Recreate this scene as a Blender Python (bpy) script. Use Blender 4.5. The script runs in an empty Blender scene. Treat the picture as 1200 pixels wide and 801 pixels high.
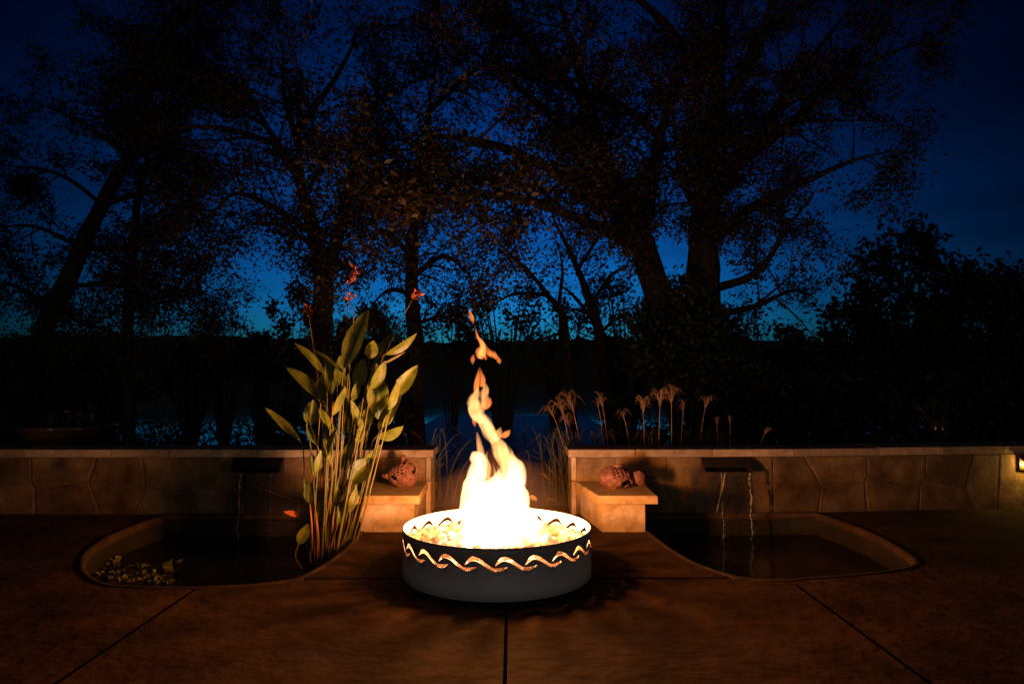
import bpy, bmesh, math, random
import numpy as np
from mathutils import Vector, Matrix, noise as mnoise

random.seed(7)
rng = np.random.default_rng(7)
R = math.radians
scene = bpy.context.scene
col = scene.collection

# ------------------------------------------------------------------ camera
CAM_H, PITCH, FPX = 1.27, math.atan(39.5 / 800.0), 800.0
cam_d = bpy.data.cameras.new('camera')
cam = bpy.data.objects.new('camera', cam_d)
col.objects.link(cam)
cam.location = (0, 0, CAM_H)
cam.rotation_euler = (math.pi / 2 + PITCH, 0, 0)
cam_d.sensor_width = 36.0
cam_d.lens = 24.0
cam_d.clip_start = 0.05
cam_d.clip_end = 3000.0
scene.camera = cam

# ------------------------------------------------------------------ sky (blue hour, the sun is below the horizon)
world = bpy.data.worlds.new('World')
scene.world = world
world.use_nodes = True
wn, wl = world.node_tree.nodes, world.node_tree.links
sky = wn.new('ShaderNodeTexSky')
sky.sky_type = 'NISHITA'
sky.sun_disc = False
sky.sun_elevation = R(-5.3)
sky.sun_rotation = R(-3)
sky.ozone_density = 3.0
sky.dust_density = 0.4
SKY_TINT = (0.06, 1.3, 1.95)
mul = wn.new('ShaderNodeMix'); mul.data_type = 'RGBA'; mul.blend_type = 'MULTIPLY'
mul.inputs[0].default_value = 1.0
mul.inputs[7].default_value = (*SKY_TINT, 1)
wl.new(sky.outputs[0], mul.inputs[6])
# thin streaks of dusk cloud low over the hills
wtc = wn.new('ShaderNodeTexCoord')
wmap = wn.new('ShaderNodeMapping'); wmap.inputs['Scale'].default_value = (1.2, 1.2, 14.0)
wl.new(wtc.outputs['Generated'], wmap.inputs[0])
wno = wn.new('ShaderNodeTexNoise'); wno.inputs['Scale'].default_value = 1.6; wno.inputs['Detail'].default_value = 5
wl.new(wmap.outputs[0], wno.inputs['Vector'])
wr = wn.new('ShaderNodeMapRange'); wr.inputs[1].default_value = .42; wr.inputs[2].default_value = .72
wr.inputs[3].default_value = 1.0; wr.inputs[4].default_value = .72
wl.new(wno.outputs[0], wr.inputs[0])
mul2 = wn.new('ShaderNodeMix'); mul2.data_type = 'RGBA'; mul2.blend_type = 'MULTIPLY'; mul2.inputs[0].default_value = 1
wl.new(mul.outputs[2], mul2.inputs[6]); wl.new(wr.outputs[0], mul2.inputs[7])
# the afterglow fades smoothly with the angle from the place where the sun went down
sund = wn.new('ShaderNodeVectorMath'); sund.operation = 'DOT_PRODUCT'
wl.new(wtc.outputs['Generated'], sund.inputs[0]); sund.inputs[1].default_value = (-.02, .998, .06)
half = wn.new('ShaderNodeMath'); half.operation = 'MULTIPLY_ADD'; half.use_clamp = True
wl.new(sund.outputs['Value'], half.inputs[0]); half.inputs[1].default_value = .5; half.inputs[2].default_value = .5
powr = wn.new('ShaderNodeMath'); powr.operation = 'POWER'; wl.new(half.outputs[0], powr.inputs[0]); powr.inputs[1].default_value = 20.0
glow = wn.new('ShaderNodeMath'); glow.operation = 'ADD'; wl.new(powr.outputs[0], glow.inputs[0]); glow.inputs[1].default_value = .03
mul3 = wn.new('ShaderNodeMix'); mul3.data_type = 'RGBA'; mul3.blend_type = 'MULTIPLY'; mul3.inputs[0].default_value = 1
wl.new(mul2.outputs[2], mul3.inputs[6]); wl.new(glow.outputs[0], mul3.inputs[7])
wl.new(mul3.outputs[2], wn['Background'].inputs[0])
wn['Background'].inputs[1].default_value = 4.3

# added weak fill light from behind the camera, brightens the fire ring's front
sun_d = bpy.data.lights.new('ring_fill', 'SUN'); sun_d.energy = .085; sun_d.angle = R(3); sun_d.color = (1, .95, .9)
sun_o = bpy.data.objects.new('ring_fill', sun_d); col.objects.link(sun_o)
sun_o.rotation_euler = (R(84), 0, R(6))

vs = scene.view_settings
vs.view_transform = 'Standard'
vs.look = 'None'
vs.exposure = 0.0
vs.gamma = 1.0
vs.use_curve_mapping = False
scene.cycles.use_denoising = True
scene.cycles.max_bounces = 8
scene.cycles.diffuse_bounces = 3
scene.cycles.transparent_max_bounces = 160
scene.cycles.volume_bounces = 0
scene.cycles.sample_clamp_indirect = 4.0
scene.cycles.caustics_reflective = False
scene.cycles.caustics_refractive = False


# ------------------------------------------------------------------ pixel helpers (pixels of the 1200 x 801 photograph)
def ray(px, py):
    x, y, z = (px - 600) / FPX, (400.5 - py) / FPX, -1.0
    a = math.pi / 2 + PITCH
    return Vector((x, y * math.cos(a) - z * math.sin(a), y * math.sin(a) + z * math.cos(a)))


def P(px, py, Y):                     # point on the pixel's ray at distance Y from the camera plane
    d = ray(px, py)
    t = Y / d.y
    return Vector((d.x * t, Y, CAM_H + d.z * t))


def G(px, py, z=0.0):                 # point on the pixel's ray at height z
    d = ray(px, py)
    t = (z - CAM_H) / d.z
    return Vector((d.x * t, d.y * t, z))


# ------------------------------------------------------------------ object helpers
def mesh_obj(name, verts, faces, mat=None, parent=None, smooth=False):
    me = bpy.data.meshes.new(name)
    me.from_pydata([tuple(v) for v in verts], [], faces)
    me.update()
    o = bpy.data.objects.new(name, me)
    col.objects.link(o)
    if mat:
        me.materials.append(mat)
    if smooth:
        me.polygons.foreach_set('use_smooth', [True] * len(me.polygons))
    if parent:
        o.parent = parent
        o.matrix_parent_inverse = parent.matrix_basis.inverted()
    return o


def bm_obj(name, bm, mat=None, parent=None, smooth=False):
    me = bpy.data.meshes.new(name)
    bmesh.ops.recalc_face_normals(bm, faces=bm.faces)
    bm.to_mesh(me)
    bm.free()
    o = bpy.data.objects.new(name, me)
    col.objects.link(o)
    if mat:
        me.materials.append(mat)
    if smooth:
        me.polygons.foreach_set('use_smooth', [True] * len(me.polygons))
    if parent:
        o.parent = parent
        o.matrix_parent_inverse = parent.matrix_basis.inverted()
    return o


def np_obj(name, V, F, mat=None, parent=None, smooth=False):   # quads or tris as an (n,k) array
    me = bpy.data.meshes.new(name)
    V = np.asarray(V, dtype=np.float32); F = np.asarray(F, dtype=np.int32)
    n, k = F.shape
    me.vertices.add(len(V)); me.vertices.foreach_set('co', V.ravel())
    me.loops.add(n * k); me.loops.foreach_set('vertex_index', F.ravel())
    me.polygons.add(n)
    me.polygons.foreach_set('loop_start', np.arange(0, n * k, k, dtype=np.int32))
    me.polygons.foreach_set('loop_total', np.full(n, k, dtype=np.int32))
    if smooth:
        me.polygons.foreach_set('use_smooth', np.ones(n, dtype=bool))
    me.update(calc_edges=True)
    me.validate()
    o = bpy.data.objects.new(name, me)
    col.objects.link(o)
    if mat:
        me.materials.append(mat)
    if parent:
        o.parent = parent
        o.matrix_parent_inverse = parent.matrix_basis.inverted()
    return o


def tag(o, label=None, cat=None, group=None, kind=None):
    if label: o['label'] = label
    if cat: o['category'] = cat
    if group: o['group'] = group
    if kind: o['kind'] = kind
    return o


def empty(name, loc):
    o = bpy.data.objects.new(name, None)
    o.location = loc
    o.empty_display_size = .1
    col.objects.link(o)
    return o


def tube(pts, rads, sides=6, cap=True):      # returns verts, quad faces
    V, F = [], []
    n = len(pts)
    prev = None
    for i in range(n):
        a = Vector(pts[max(i - 1, 0)]); b = Vector(pts[min(i + 1, n - 1)])
        t = (b - a)
        if t.length < 1e-9: t = Vector((0, 0, 1))
        t.normalize()
        if prev is None:
            u = t.orthogonal().normalized()
        else:
            u = (prev - t * prev.dot(t))
            if u.length < 1e-6: u = t.orthogonal()
            u.normalize()
        prev = u
        w = t.cross(u)
        for k in range(sides):
            an = 2 * math.pi * k / sides
            V.append(Vector(pts[i]) + (u * math.cos(an) + w * math.sin(an)) * rads[i])
    for i in range(n - 1):
        for k in range(sides):
            k2 = (k + 1) % sides
            F.append((i * sides + k, i * sides + k2, (i + 1) * sides + k2, (i + 1) * sides + k))
    if cap:
        F.append(tuple(range(sides))[::-1])
        F.append(tuple((n - 1) * sides + k for k in range(sides)))
    return V, F


class MB:                                     # collects shapes into one mesh
    def __init__(self): self.V, self.F = [], []
    def add(self, V, F):
        o = len(self.V)
        self.V += [Vector(v) for v in V]
        self.F += [tuple(i + o for i in f) for f in F]
        return self
    def box(self, a, b):
        x0, y0, z0 = a; x1, y1, z1 = b
        return self.add([(x0, y0, z0), (x1, y0, z0), (x1, y1, z0), (x0, y1, z0), (x0, y0, z1), (x1, y0, z1), (x1, y1, z1), (x0, y1, z1)],
                        [(3, 2, 1, 0), (4, 5, 6, 7), (0, 1, 5, 4), (1, 2, 6, 5), (2, 3, 7, 6), (3, 0, 4, 7)])
    def tube(self, pts, rads, sides=6): return self.add(*tube(pts, rads, sides))
    def lathe(self, c, prof, n=32):           # prof: (r, z) list
        V, F = [], []
        for r, z in prof:
            for k in range(n):
                a = 2 * math.pi * k / n
                V.append((c[0] + r * math.cos(a), c[1] + r * math.sin(a), c[2] + z))
        for i in range(len(prof) - 1):
            for k in range(n):
                k2 = (k + 1) % n
                F.append((i * n + k, i * n + k2, (i + 1) * n + k2, (i + 1) * n + k))
        return self.add(V, F)
    def build(self, name, mat=None, parent=None, smooth=False):
        return mesh_obj(name, self.V, self.F, mat, parent, smooth)


def smooth_path(pts, n):                      # Catmull-Rom through tuples of any length
    pts = [np.array(p, dtype=float) for p in pts]
    ext = [2 * pts[0] - pts[1]] + pts + [2 * pts[-1] - pts[-2]]
    out = []
    for i in range(1, len(ext) - 2):
        p0, p1, p2, p3 = ext[i - 1:i + 3]
        for k in range(n):
            t = k / n
            out.append(.5 * ((2 * p1) + (-p0 + p2) * t + (2 * p0 - 5 * p1 + 4 * p2 - p3) * t * t + (-p0 + 3 * p1 - 3 * p2 + p3) * t ** 3))
    out.append(pts[-1])
    return out


def prism(poly, z0, z1, ch=0.0):              # extruded polygon with a chamfered top edge
    bm = bmesh.new()
    n = len(poly)
    area = sum(poly[i][0] * poly[(i + 1) % n][1] - poly[(i + 1) % n][0] * poly[i][1] for i in range(n))
    if area < 0: poly = poly[::-1]
    def ring(pts, z): return [bm.verts.new((p[0], p[1], z)) for p in pts]
    if ch > 0:
        ins = inset(poly, ch)
        rs = [ring(poly, z0), ring(poly, z1 - ch), ring(ins, z1)]
    else:
        rs = [ring(poly, z0), ring(poly, z1)]
    for a, b in zip(rs, rs[1:]):
        for i in range(n):
            j = (i + 1) % n
            bm.faces.new((a[i], a[j], b[j], b[i]))
    bm.faces.new(rs[-1])
    bm.faces.new(rs[0][::-1])
    return bm


def inset(poly, d):                           # move each edge of a CCW polygon inwards by d
    n = len(poly)
    out = []
    for i in range(n):
        p0 = np.array(poly[i - 1][:2], float); p1 = np.array(poly[i][:2], float); p2 = np.array(poly[(i + 1) % n][:2], float)
        e1 = p1 - p0; e2 = p2 - p1
        e1 /= max(np.linalg.norm(e1), 1e-9); e2 /= max(np.linalg.norm(e2), 1e-9)
        n1 = np.array((-e1[1], e1[0])); n2 = np.array((-e2[1], e2[0]))
        m = n1 + n2
        k = max(m.dot(m) / 2, .35)
        out.append(tuple(p1 + m * d / k))
    return out


# ------------------------------------------------------------------ materials
def mat_base(name):
    m = bpy.data.materials.new(name)
    m.use_nodes = True
    nt = m.node_tree
    return m, nt.nodes, nt.links, nt.nodes['Principled BSDF']


def mottled(name, c1, c2, scale=4.0, rough=.8, bump=.3, bscale=40.0, detail=6, metallic=0.0, c3=None, spec=.4, island=False, bdist=.01):
    m, n, l, b = mat_base(name)
    tc = n.new('ShaderNodeTexCoord')
    no = n.new('ShaderNodeTexNoise'); no.inputs['Scale'].default_value = scale; no.inputs['Detail'].default_value = detail
    no.inputs['Roughness'].default_value = .62
    geo = n.new('ShaderNodeNewGeometry')
    l.new(geo.outputs['Position'], no.inputs['Vector'])
    cr = n.new('ShaderNodeValToRGB')
    cr.color_ramp.elements[0].position = .32; cr.color_ramp.elements[0].color = (*c1, 1)
    cr.color_ramp.elements[1].position = .68; cr.color_ramp.elements[1].color = (*c2, 1)
    if c3:
        e = cr.color_ramp.elements.new(.5); e.color = (*c3, 1)
    l.new(no.outputs[0], cr.inputs[0])
    out = cr.outputs[0]
    if island:                               # every piece its own tone
        oi = n.new('ShaderNodeObjectInfo')
        mr = n.new('ShaderNodeMapRange'); mr.inputs[3].default_value = .62; mr.inputs[4].default_value = 1.15
        l.new(oi.outputs['Random'], mr.inputs[0])
        mx = n.new('ShaderNodeMix'); mx.data_type = 'RGBA'; mx.blend_type = 'MULTIPLY'; mx.inputs[0].default_value = 1
        l.new(out, mx.inputs[6]); l.new(mr.outputs[0], mx.inputs[7])
        out = mx.outputs[2]
    l.new(out, b.inputs['Base Color'])
    b.inputs['Roughness'].default_value = rough
    b.inputs['Metallic'].default_value = metallic
    b.inputs['Specular IOR Level'].default_value = spec
    if bump:
        nb = n.new('ShaderNodeTexNoise'); nb.inputs['Scale'].default_value = bscale; nb.inputs['Detail'].default_value = 6
        l.new(geo.outputs['Position'], nb.inputs['Vector'])
        bp = n.new('ShaderNodeBump'); bp.inputs['Strength'].default_value = bump; bp.inputs['Distance'].default_value = bdist
        l.new(nb.outputs[0], bp.inputs['Height'])
        l.new(bp.outputs[0], b.inputs['Normal'])
    m['out'] = 0
    return m


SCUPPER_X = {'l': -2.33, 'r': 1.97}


def wet_shaded_stone(name, c1, c2, c3):
    """buff flagstone, wet and glossy under the spillways, their shadow painted into the same dark patch"""
    m = mottled(name, c1, c2, 3.2, .85, .5, 26, c3=c3, island=True, bdist=.012)
    n, l = m.node_tree.nodes, m.node_tree.links
    b = n['Principled BSDF']
    src = b.inputs['Base Color'].links[0].from_socket
    geo = n.new('ShaderNodeNewGeometry')
    sep = n.new('ShaderNodeSeparateXYZ'); l.new(geo.outputs['Position'], sep.inputs[0])
    no = n.new('ShaderNodeTexNoise'); no.inputs['Scale'].default_value = 5.5; no.inputs['Detail'].default_value = 4
    mp = n.new('ShaderNodeMapping'); mp.inputs['Scale'].default_value = (1.6, 1, .35)
    l.new(geo.outputs['Position'], mp.inputs[0]); l.new(mp.outputs[0], no.inputs['Vector'])
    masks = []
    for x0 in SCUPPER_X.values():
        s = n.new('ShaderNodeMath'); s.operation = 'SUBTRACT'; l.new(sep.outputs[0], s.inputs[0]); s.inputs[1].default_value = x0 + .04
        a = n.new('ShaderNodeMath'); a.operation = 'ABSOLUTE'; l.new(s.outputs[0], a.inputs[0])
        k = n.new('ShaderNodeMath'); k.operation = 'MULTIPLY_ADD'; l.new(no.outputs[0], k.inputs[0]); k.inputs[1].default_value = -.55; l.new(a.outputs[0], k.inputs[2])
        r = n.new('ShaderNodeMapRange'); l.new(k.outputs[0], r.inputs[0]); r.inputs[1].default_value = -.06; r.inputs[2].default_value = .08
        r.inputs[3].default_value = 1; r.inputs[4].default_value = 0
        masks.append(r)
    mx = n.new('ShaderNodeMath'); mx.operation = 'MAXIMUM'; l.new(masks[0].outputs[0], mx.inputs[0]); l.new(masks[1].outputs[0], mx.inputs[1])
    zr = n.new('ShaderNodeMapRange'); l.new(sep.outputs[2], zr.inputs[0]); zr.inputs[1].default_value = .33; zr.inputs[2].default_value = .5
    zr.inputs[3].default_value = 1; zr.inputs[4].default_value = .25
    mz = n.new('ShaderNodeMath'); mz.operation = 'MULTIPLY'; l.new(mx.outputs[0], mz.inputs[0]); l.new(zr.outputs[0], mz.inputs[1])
    # algae line just above the pond water
    al = n.new('ShaderNodeMapRange'); l.new(sep.outputs[2], al.inputs[0]); al.inputs[1].default_value = -.12; al.inputs[2].default_value = .12
    al.inputs[3].default_value = .8; al.inputs[4].default_value = 0
    m3 = n.new('ShaderNodeMath'); m3.operation = 'MAXIMUM'; l.new(mz.outputs[0], m3.inputs[0]); l.new(al.outputs[0], m3.inputs[1])
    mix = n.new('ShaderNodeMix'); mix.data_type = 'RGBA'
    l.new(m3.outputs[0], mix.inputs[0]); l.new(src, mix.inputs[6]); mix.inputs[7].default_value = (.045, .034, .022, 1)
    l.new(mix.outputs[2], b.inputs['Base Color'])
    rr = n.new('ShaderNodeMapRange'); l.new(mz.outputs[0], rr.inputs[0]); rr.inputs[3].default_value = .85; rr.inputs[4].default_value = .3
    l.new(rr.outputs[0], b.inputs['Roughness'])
    return m


def simple(name, c, rough=.6, metallic=0.0, spec=.5):
    m, n, l, b = mat_base(name)
    b.inputs['Base Color'].default_value = (*c, 1)
    b.inputs['Roughness'].default_value = rough
    b.inputs['Metallic'].default_value = metallic
    b.inputs['Specular IOR Level'].default_value = spec
    return m


def leafy(name, c1, c2, rough=.5, trans=.25, scale=6.0, relief=0.0):
    m, n, l, b = mat_base(name)
    geo = n.new('ShaderNodeNewGeometry')
    no = n.new('ShaderNodeTexNoise'); no.inputs['Scale'].default_value = scale; no.inputs['Detail'].default_value = 4
    l.new(geo.outputs['Position'], no.inputs['Vector'])
    cr = n.new('ShaderNodeValToRGB')
    cr.color_ramp.elements[0].position = .3; cr.color_ramp.elements[0].color = (*c1, 1)
    cr.color_ramp.elements[1].position = .7; cr.color_ramp.elements[1].color = (*c2, 1)
    l.new(no.outputs[0], cr.inputs[0])
    l.new(cr.outputs[0], b.inputs['Base Color'])
    b.inputs['Roughness'].default_value = rough
    b.inputs['Specular IOR Level'].default_value = .35
    if relief:
        wv = n.new('ShaderNodeTexWave'); wv.inputs['Scale'].default_value = 55; wv.inputs['Distortion'].default_value = 2.5
        l.new(geo.outputs['Position'], wv.inputs['Vector'])
        bp = n.new('ShaderNodeBump'); bp.inputs['Strength'].default_value = relief; bp.inputs['Distance'].default_value = .004
        l.new(wv.outputs[0], bp.inputs['Height']); l.new(bp.outputs[0], b.inputs['Normal'])
    tr = n.new('ShaderNodeBsdfTranslucent'); l.new(cr.outputs[0], tr.inputs[0])
    mx = n.new('ShaderNodeMixShader'); mx.inputs[0].default_value = trans
    l.new(b.outputs[0], mx.inputs[1]); l.new(tr.outputs[0], mx.inputs[2])
    l.new(mx.outputs[0], n['Material Output'].inputs[0])
    return m


M = {}
M['stone'] = wet_shaded_stone('flagstone', (.055, .03, .013), (.31, .195, .088), (.17, .10, .045))
M['cap'] = mottled('cap_stone', (.26, .165, .09), (.46, .35, .23), 8, .85, .4, 34, island=True)
M['mortar'] = mottled('mortar', (.11, .07, .038), (.2, .135, .075), 14, .95, .5, 60)
M['slab'] = mottled('bench_stone', (.32, .21, .12), (.58, .44, .29), 9, .8, .4, 30, c3=(.48, .35, .22))
M['patio'] = mottled('stained_concrete', (.022, .0112, .0062), (.105, .055, .03), 2.2, .92, .7, 11, c3=(.06, .03, .016), bdist=.02, spec=.15)
M['joint'] = simple('joint_filler', (.004, .0032, .0028), .95, 0, 0)
M['path'] = mottled('path_concrete', (.13, .12, .12), (.2, .185, .185), 3, .55, .3, 20)
M['coping'] = mottled('pond_coping', (.03, .016, .009), (.085, .046, .026), 5, .8, .5, 30)
M['basin'] = mottled('pond_basin', (.010, .008, .006), (.028, .02, .013), 6, .8, .5, 30)
M['soil'] = mottled('soil', (.018, .015, .010), (.04, .034, .02), 1.5, 1, .6, 12)
M['hill'] = mottled('wooded_hill', (.05, .05, .05), (.09, .09, .085), .05, 1, 0)
M['bark'] = mottled('bark', (.012, .009, .007), (.035, .026, .02), 9, .95, .9, 24, bdist=.03)
M['leaf'] = leafy('tree_leaf', (.02, .019, .007), (.058, .032, .011), .55, .2, .8)
M['leaf_dark'] = leafy('dark_leaf', (.014, .02, .009), (.032, .034, .014), .6, .15, .8)
M['canna'] = leafy('pond_leaf', (.10, .13, .012), (.26, .27, .034), .3, .3, 12, .35)
M['stalk'] = leafy('pond_stalk', (.12, .11, .025), (.24, .18, .05), .45, .15, 7)
M['stalk_red'] = leafy('red_sheath', (.42, .09, .05), (.5, .18, .09), .45, .15, 7)
M['flower'] = leafy('red_flower', (.40, .08, .03), (.55, .17, .06), .6, .3, 20)
M['plume'] = leafy('grass_plume', (.30, .17, .10), (.45, .27, .16), .8, .3, 12)
M['grass'] = leafy('grass_blade', (.035, .035, .012), (.085, .07, .03), .6, .3, 8)
M['terracotta'] = mottled('terracotta', (.075, .027, .014), (.25, .095, .05), 26, .85, 1.0, 45)
M['glaze'] = mottled('glazed_bowl', (.035, .022, .016), (.06, .04, .028), 8, .18, .12, 30, spec=.6)
M['rock'] = leafy('fire_glass', (.40, .33, .28), (.72, .64, .57), .6, .5, 22, 0)
M['sand'] = mottled('fire_sand', (.34, .27, .22), (.5, .42, .35), 18, .95, .8, 60)
M['copper'] = mottled('aged_copper', (.06, .035, .022), (.13, .075, .045), 12, .45, .2, 40, metallic=.75)
M['patina'] = mottled('dark_patina', (.012, .009, .007), (.03, .02, .014), 10, .6, .2, 40, metallic=.3)
M['lily'] = leafy('floating_leaf', (.14, .17, .06), (.30, .30, .14), .45, .2, 12)
M['brass'] = simple('lamp_brass', (.10, .07, .035), .4, .8)


def steel_mat():
    """grey steel, paler towards the bottom with an uneven transition"""
    m, n, l, b = mat_base('ring_steel')
    geo = n.new('ShaderNodeNewGeometry')
    sep = n.new('ShaderNodeSeparateXYZ'); l.new(geo.outputs['Position'], sep.inputs[0])
    no = n.new('ShaderNodeTexNoise'); no.inputs['Scale'].default_value = 7; no.inputs['Detail'].default_value = 6
    mp = n.new('ShaderNodeMapping'); mp.inputs['Scale'].default_value = (1, 1, .5); l.new(geo.outputs['Position'], mp.inputs[0]); l.new(mp.outputs[0], no.inputs['Vector'])
    ad = n.new('ShaderNodeMath'); ad.operation = 'MULTIPLY_ADD'; l.new(no.outputs[0], ad.inputs[0]); ad.inputs[1].default_value = .07; l.new(sep.outputs[2], ad.inputs[2])
    cr = n.new('ShaderNodeMapRange'); l.new(ad.outputs[0], cr.inputs[0]); cr.inputs[1].default_value = .10; cr.inputs[2].default_value = .27
    mx = n.new('ShaderNodeMix'); mx.data_type = 'RGBA'; l.new(cr.outputs[0], mx.inputs[0])
    mx.inputs[6].default_value = (.86, .84, .82, 1); mx.inputs[7].default_value = (.42, .41, .40, 1)
    l.new(mx.outputs[2], b.inputs['Base Color'])
    b.inputs['Roughness'].default_value = .55
    b.inputs['Metallic'].default_value = .1
    bp = n.new('ShaderNodeBump'); bp.inputs['Strength'].default_value = .12; bp.inputs['Distance'].default_value = .004
    l.new(no.outputs[0], bp.inputs['Height']); l.new(bp.outputs[0], b.inputs['Normal'])
    return m


M['steel'] = steel_mat()
M['steel_in'] = mottled('ring_lining', (.42, .37, .33), (.56, .51, .47), 9, .7, .3, 40)


def water_mat(name, rough, bump, scale, c, stretch=(1, 1, 1)):
    m, n, l, b = mat_base(name)
    b.inputs['Base Color'].default_value = (*c, 1)
    b.inputs['Roughness'].default_value = rough
    b.inputs['IOR'].default_value = 1.333
    geo = n.new('ShaderNodeNewGeometry')
    mp = n.new('ShaderNodeMapping'); mp.inputs['Scale'].default_value = stretch
    l.new(geo.outputs['Position'], mp.inputs[0])
    no = n.new('ShaderNodeTexNoise'); no.inputs['Scale'].default_value = scale; no.inputs['Detail'].default_value = 4
    l.new(mp.outputs[0], no.inputs['Vector'])
    bp = n.new('ShaderNodeBump'); bp.inputs['Strength'].default_value = bump; bp.inputs['Distance'].default_value = .05
    l.new(no.outputs[0], bp.inputs['Height']); l.new(bp.outputs[0], b.inputs['Normal'])
    return m


M['lake'] = water_mat('lake_water', .05, .07, .8, (.006, .008, .008), (.35, 1, 1))
M['pond'] = water_mat('pond_water', .05, .12, 7, (.008, .007, .004))


def stream_mat():
    m, n, l, b = mat_base('falling_water')
    b.inputs['Base Color'].default_value = (.9, .95, 1, 1)
    b.inputs['Roughness'].default_value = .12
    b.inputs['Transmission Weight'].default_value = .75
    b.inputs['IOR'].default_value = 1.333
    return m


M['stream'] = stream_mat()


def flame_mat(name, c, strength):
    m = bpy.data.materials.new(name)
    m.use_nodes = True
    n, l = m.node_tree.nodes, m.node_tree.links
    n.remove(n['Principled BSDF'])
    e = n.new('ShaderNodeEmission')
    e.inputs[0].default_value = (*c, 1); e.inputs[1].default_value = strength
    l.new(e.outputs[0], n['Material Output'].inputs['Volume'])
    m.cycles.homogeneous_volume = True
    return m


M['flame_core'] = flame_mat('flame_core', (1, .50, .22), 36)
M['flame_tongue'] = flame_mat('flame_tongue', (1, .42, .13), 30)
M['flame_wisp'] = flame_mat('flame_wisp', (1, .24, .05), 42)
M['bloom_halo'] = flame_mat('bloom_halo', (1, .27, .045), .07)

# ================================================================== THE SETTING
WALL_Y = 6.36
WATER_Z = -.20
LAKE_Z = -1.5
PATH_HALF = 1.7


def terrain_z(x, y):
    if abs(x) < 8.6 and y < 6.56: return -.85
    z = -.12
    if y > 7: z -= .118 * (y - 7)
    if y > 7 and abs(x) > 5: z += .02 * min(abs(x) - 5, 12)
    z += .07 * mnoise.noise(Vector((x * .4, y * .4, 0)))
    return max(z, -3.4)


xs = sorted(set(list(np.linspace(-60, -9, 18)) + list(np.linspace(-8.8, 8.8, 45)) + list(np.linspace(9, 60, 18))))
ys = sorted(set(list(np.linspace(-40, 6, 16)) + [6.5, 6.57] + list(np.linspace(6.8, 30, 50)) + [45]))
V = [(x, y, terrain_z(x, y)) for y in ys for x in xs]
nx = len(xs)
F = [(j * nx + i, j * nx + i + 1, (j + 1) * nx + i + 1, (j + 1) * nx + i) for j in range(len(ys) - 1) for i in range(nx - 1)]
tag(mesh_obj('ground', V, F, M['soil'], smooth=True), kind='structure')

lake = mesh_obj('lake', [(-1500, 14, LAKE_Z), (1500, 14, LAKE_Z), (1500, 1500, LAKE_Z), (-1500, 1500, LAKE_Z)], [(0, 1, 2, 3)], M['lake'])
tag(lake, kind='structure')

# far shore: a long low range of wooded hills
V, F = [], []
NX, NY = 420, 7
for j in range(NY):
    for i in range(NX):
        x = -620 + 1240 * i / (NX - 1)
        h = 17.5 + 4.0 * mnoise.noise(Vector((x * .008, 3.1, 0))) + 2.4 * mnoise.noise(Vector((x * .05, 9.1, 0))) + 2.2 * mnoise.noise(Vector((x * .16, 4.1, 0)))
        t = j / (NY - 1)
        V.append((x, 300 + 60 * t + 14 * mnoise.noise(Vector((x * .01, t, 7))), LAKE_Z - .5 + h * math.sin(t * math.pi / 2) ** .5 * 1.25))
for j in range(NY - 1):
    for i in range(NX - 1):
        a = j * NX + i
        F.append((a, a + 1, a + NX + 1, a + NX))
tag(mesh_obj('hills', V, F, M['hill'], smooth=True), kind='structure')

# ------------------------------------------------------------------ ponds: outlines read off the ground plane
pl_inner = [G(*p) for p in ((424, 622), (412, 635), (400, 647), (386, 657), (370, 667), (345, 679))]
pl_bottom = [G(*p) for p in ((315, 683), (280, 686), (232, 688))]
pl_outer = [G(*p) for p in ((190, 688), (150, 687), (120, 683), (100, 671), (97, 657), (104, 645), (125, 630), (160, 615), (195, 603))]
pr_inner = [G(*p) for p in ((757, 621), (785, 642), (810, 657), (835, 667), (864, 676))]
pr_bottom = [G(*p) for p in ((895, 679), (925, 679))]
pr_outer = [G(*p) for p in ((990, 674), (1040, 669), (1066, 664), (1073, 657), (1050, 640), (1015, 622), (980, 609), (952, 600))]


def wall_y(x):                        # front plane of the walls; the one past the right bench bows gently away
    return WALL_Y + (.018 * (x - .57) ** 2 if x > .57 else 0)


def p2(v): return (v[0], v[1])


def sm2(pts, n=4): return [tuple(q) for q in smooth_path([p2(p) for p in pts], n)]


JX_L, JX_C, JX_R = pl_bottom[-1].x, -.03, pr_bottom[-1].x
JY = (pl_inner[-1].y + pr_inner[-1].y) / 2
li, lb, lo = sm2(pl_inner), sm2([pl_inner[-1]] + pl_bottom, 3), sm2([pl_bottom[-1]] + pl_outer, 3)
ri, rb, ro = sm2(pr_inner), sm2([pr_inner[-1]] + pr_bottom, 3), sm2([pr_bottom[-1]] + pr_outer, 3)

patio = empty('patio', (0, 0, -.12))
tag(patio, kind='structure')
base_l = (li[0][0], WALL_Y - .02)
base_r = (ri[0][0], WALL_Y - .02)
lo_end = (lo[-1][0], wall_y(lo[-1][0]) - .012)
ro_end = (ro[-1][0], wall_y(ro[-1][0]) - .012)
FRONT = 1.35
wall_r = [(x, wall_y(x) - .012) for x in np.linspace(ro[-1][0] + .3, 8, 8)]
slabs = [
    [(-.70, 6.74), base_l] + li + [(-.03, JY)] + ri[::-1] + [base_r, (.54, 6.74)],                     # tongue between the ponds
    [(JX_L, FRONT), (JX_C, FRONT), (JX_C, JY)] + lb,
    [(JX_C, FRONT), (JX_R, FRONT)] + rb[::-1] + [(JX_C, JY)],
    [(JX_L, FRONT)] + lo + [lo_end, (-8, WALL_Y - .012), (-8, FRONT)],
    [(JX_R, FRONT), (8, FRONT)] + wall_r[::-1] + [ro_end] + ro[::-1],
]
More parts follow.
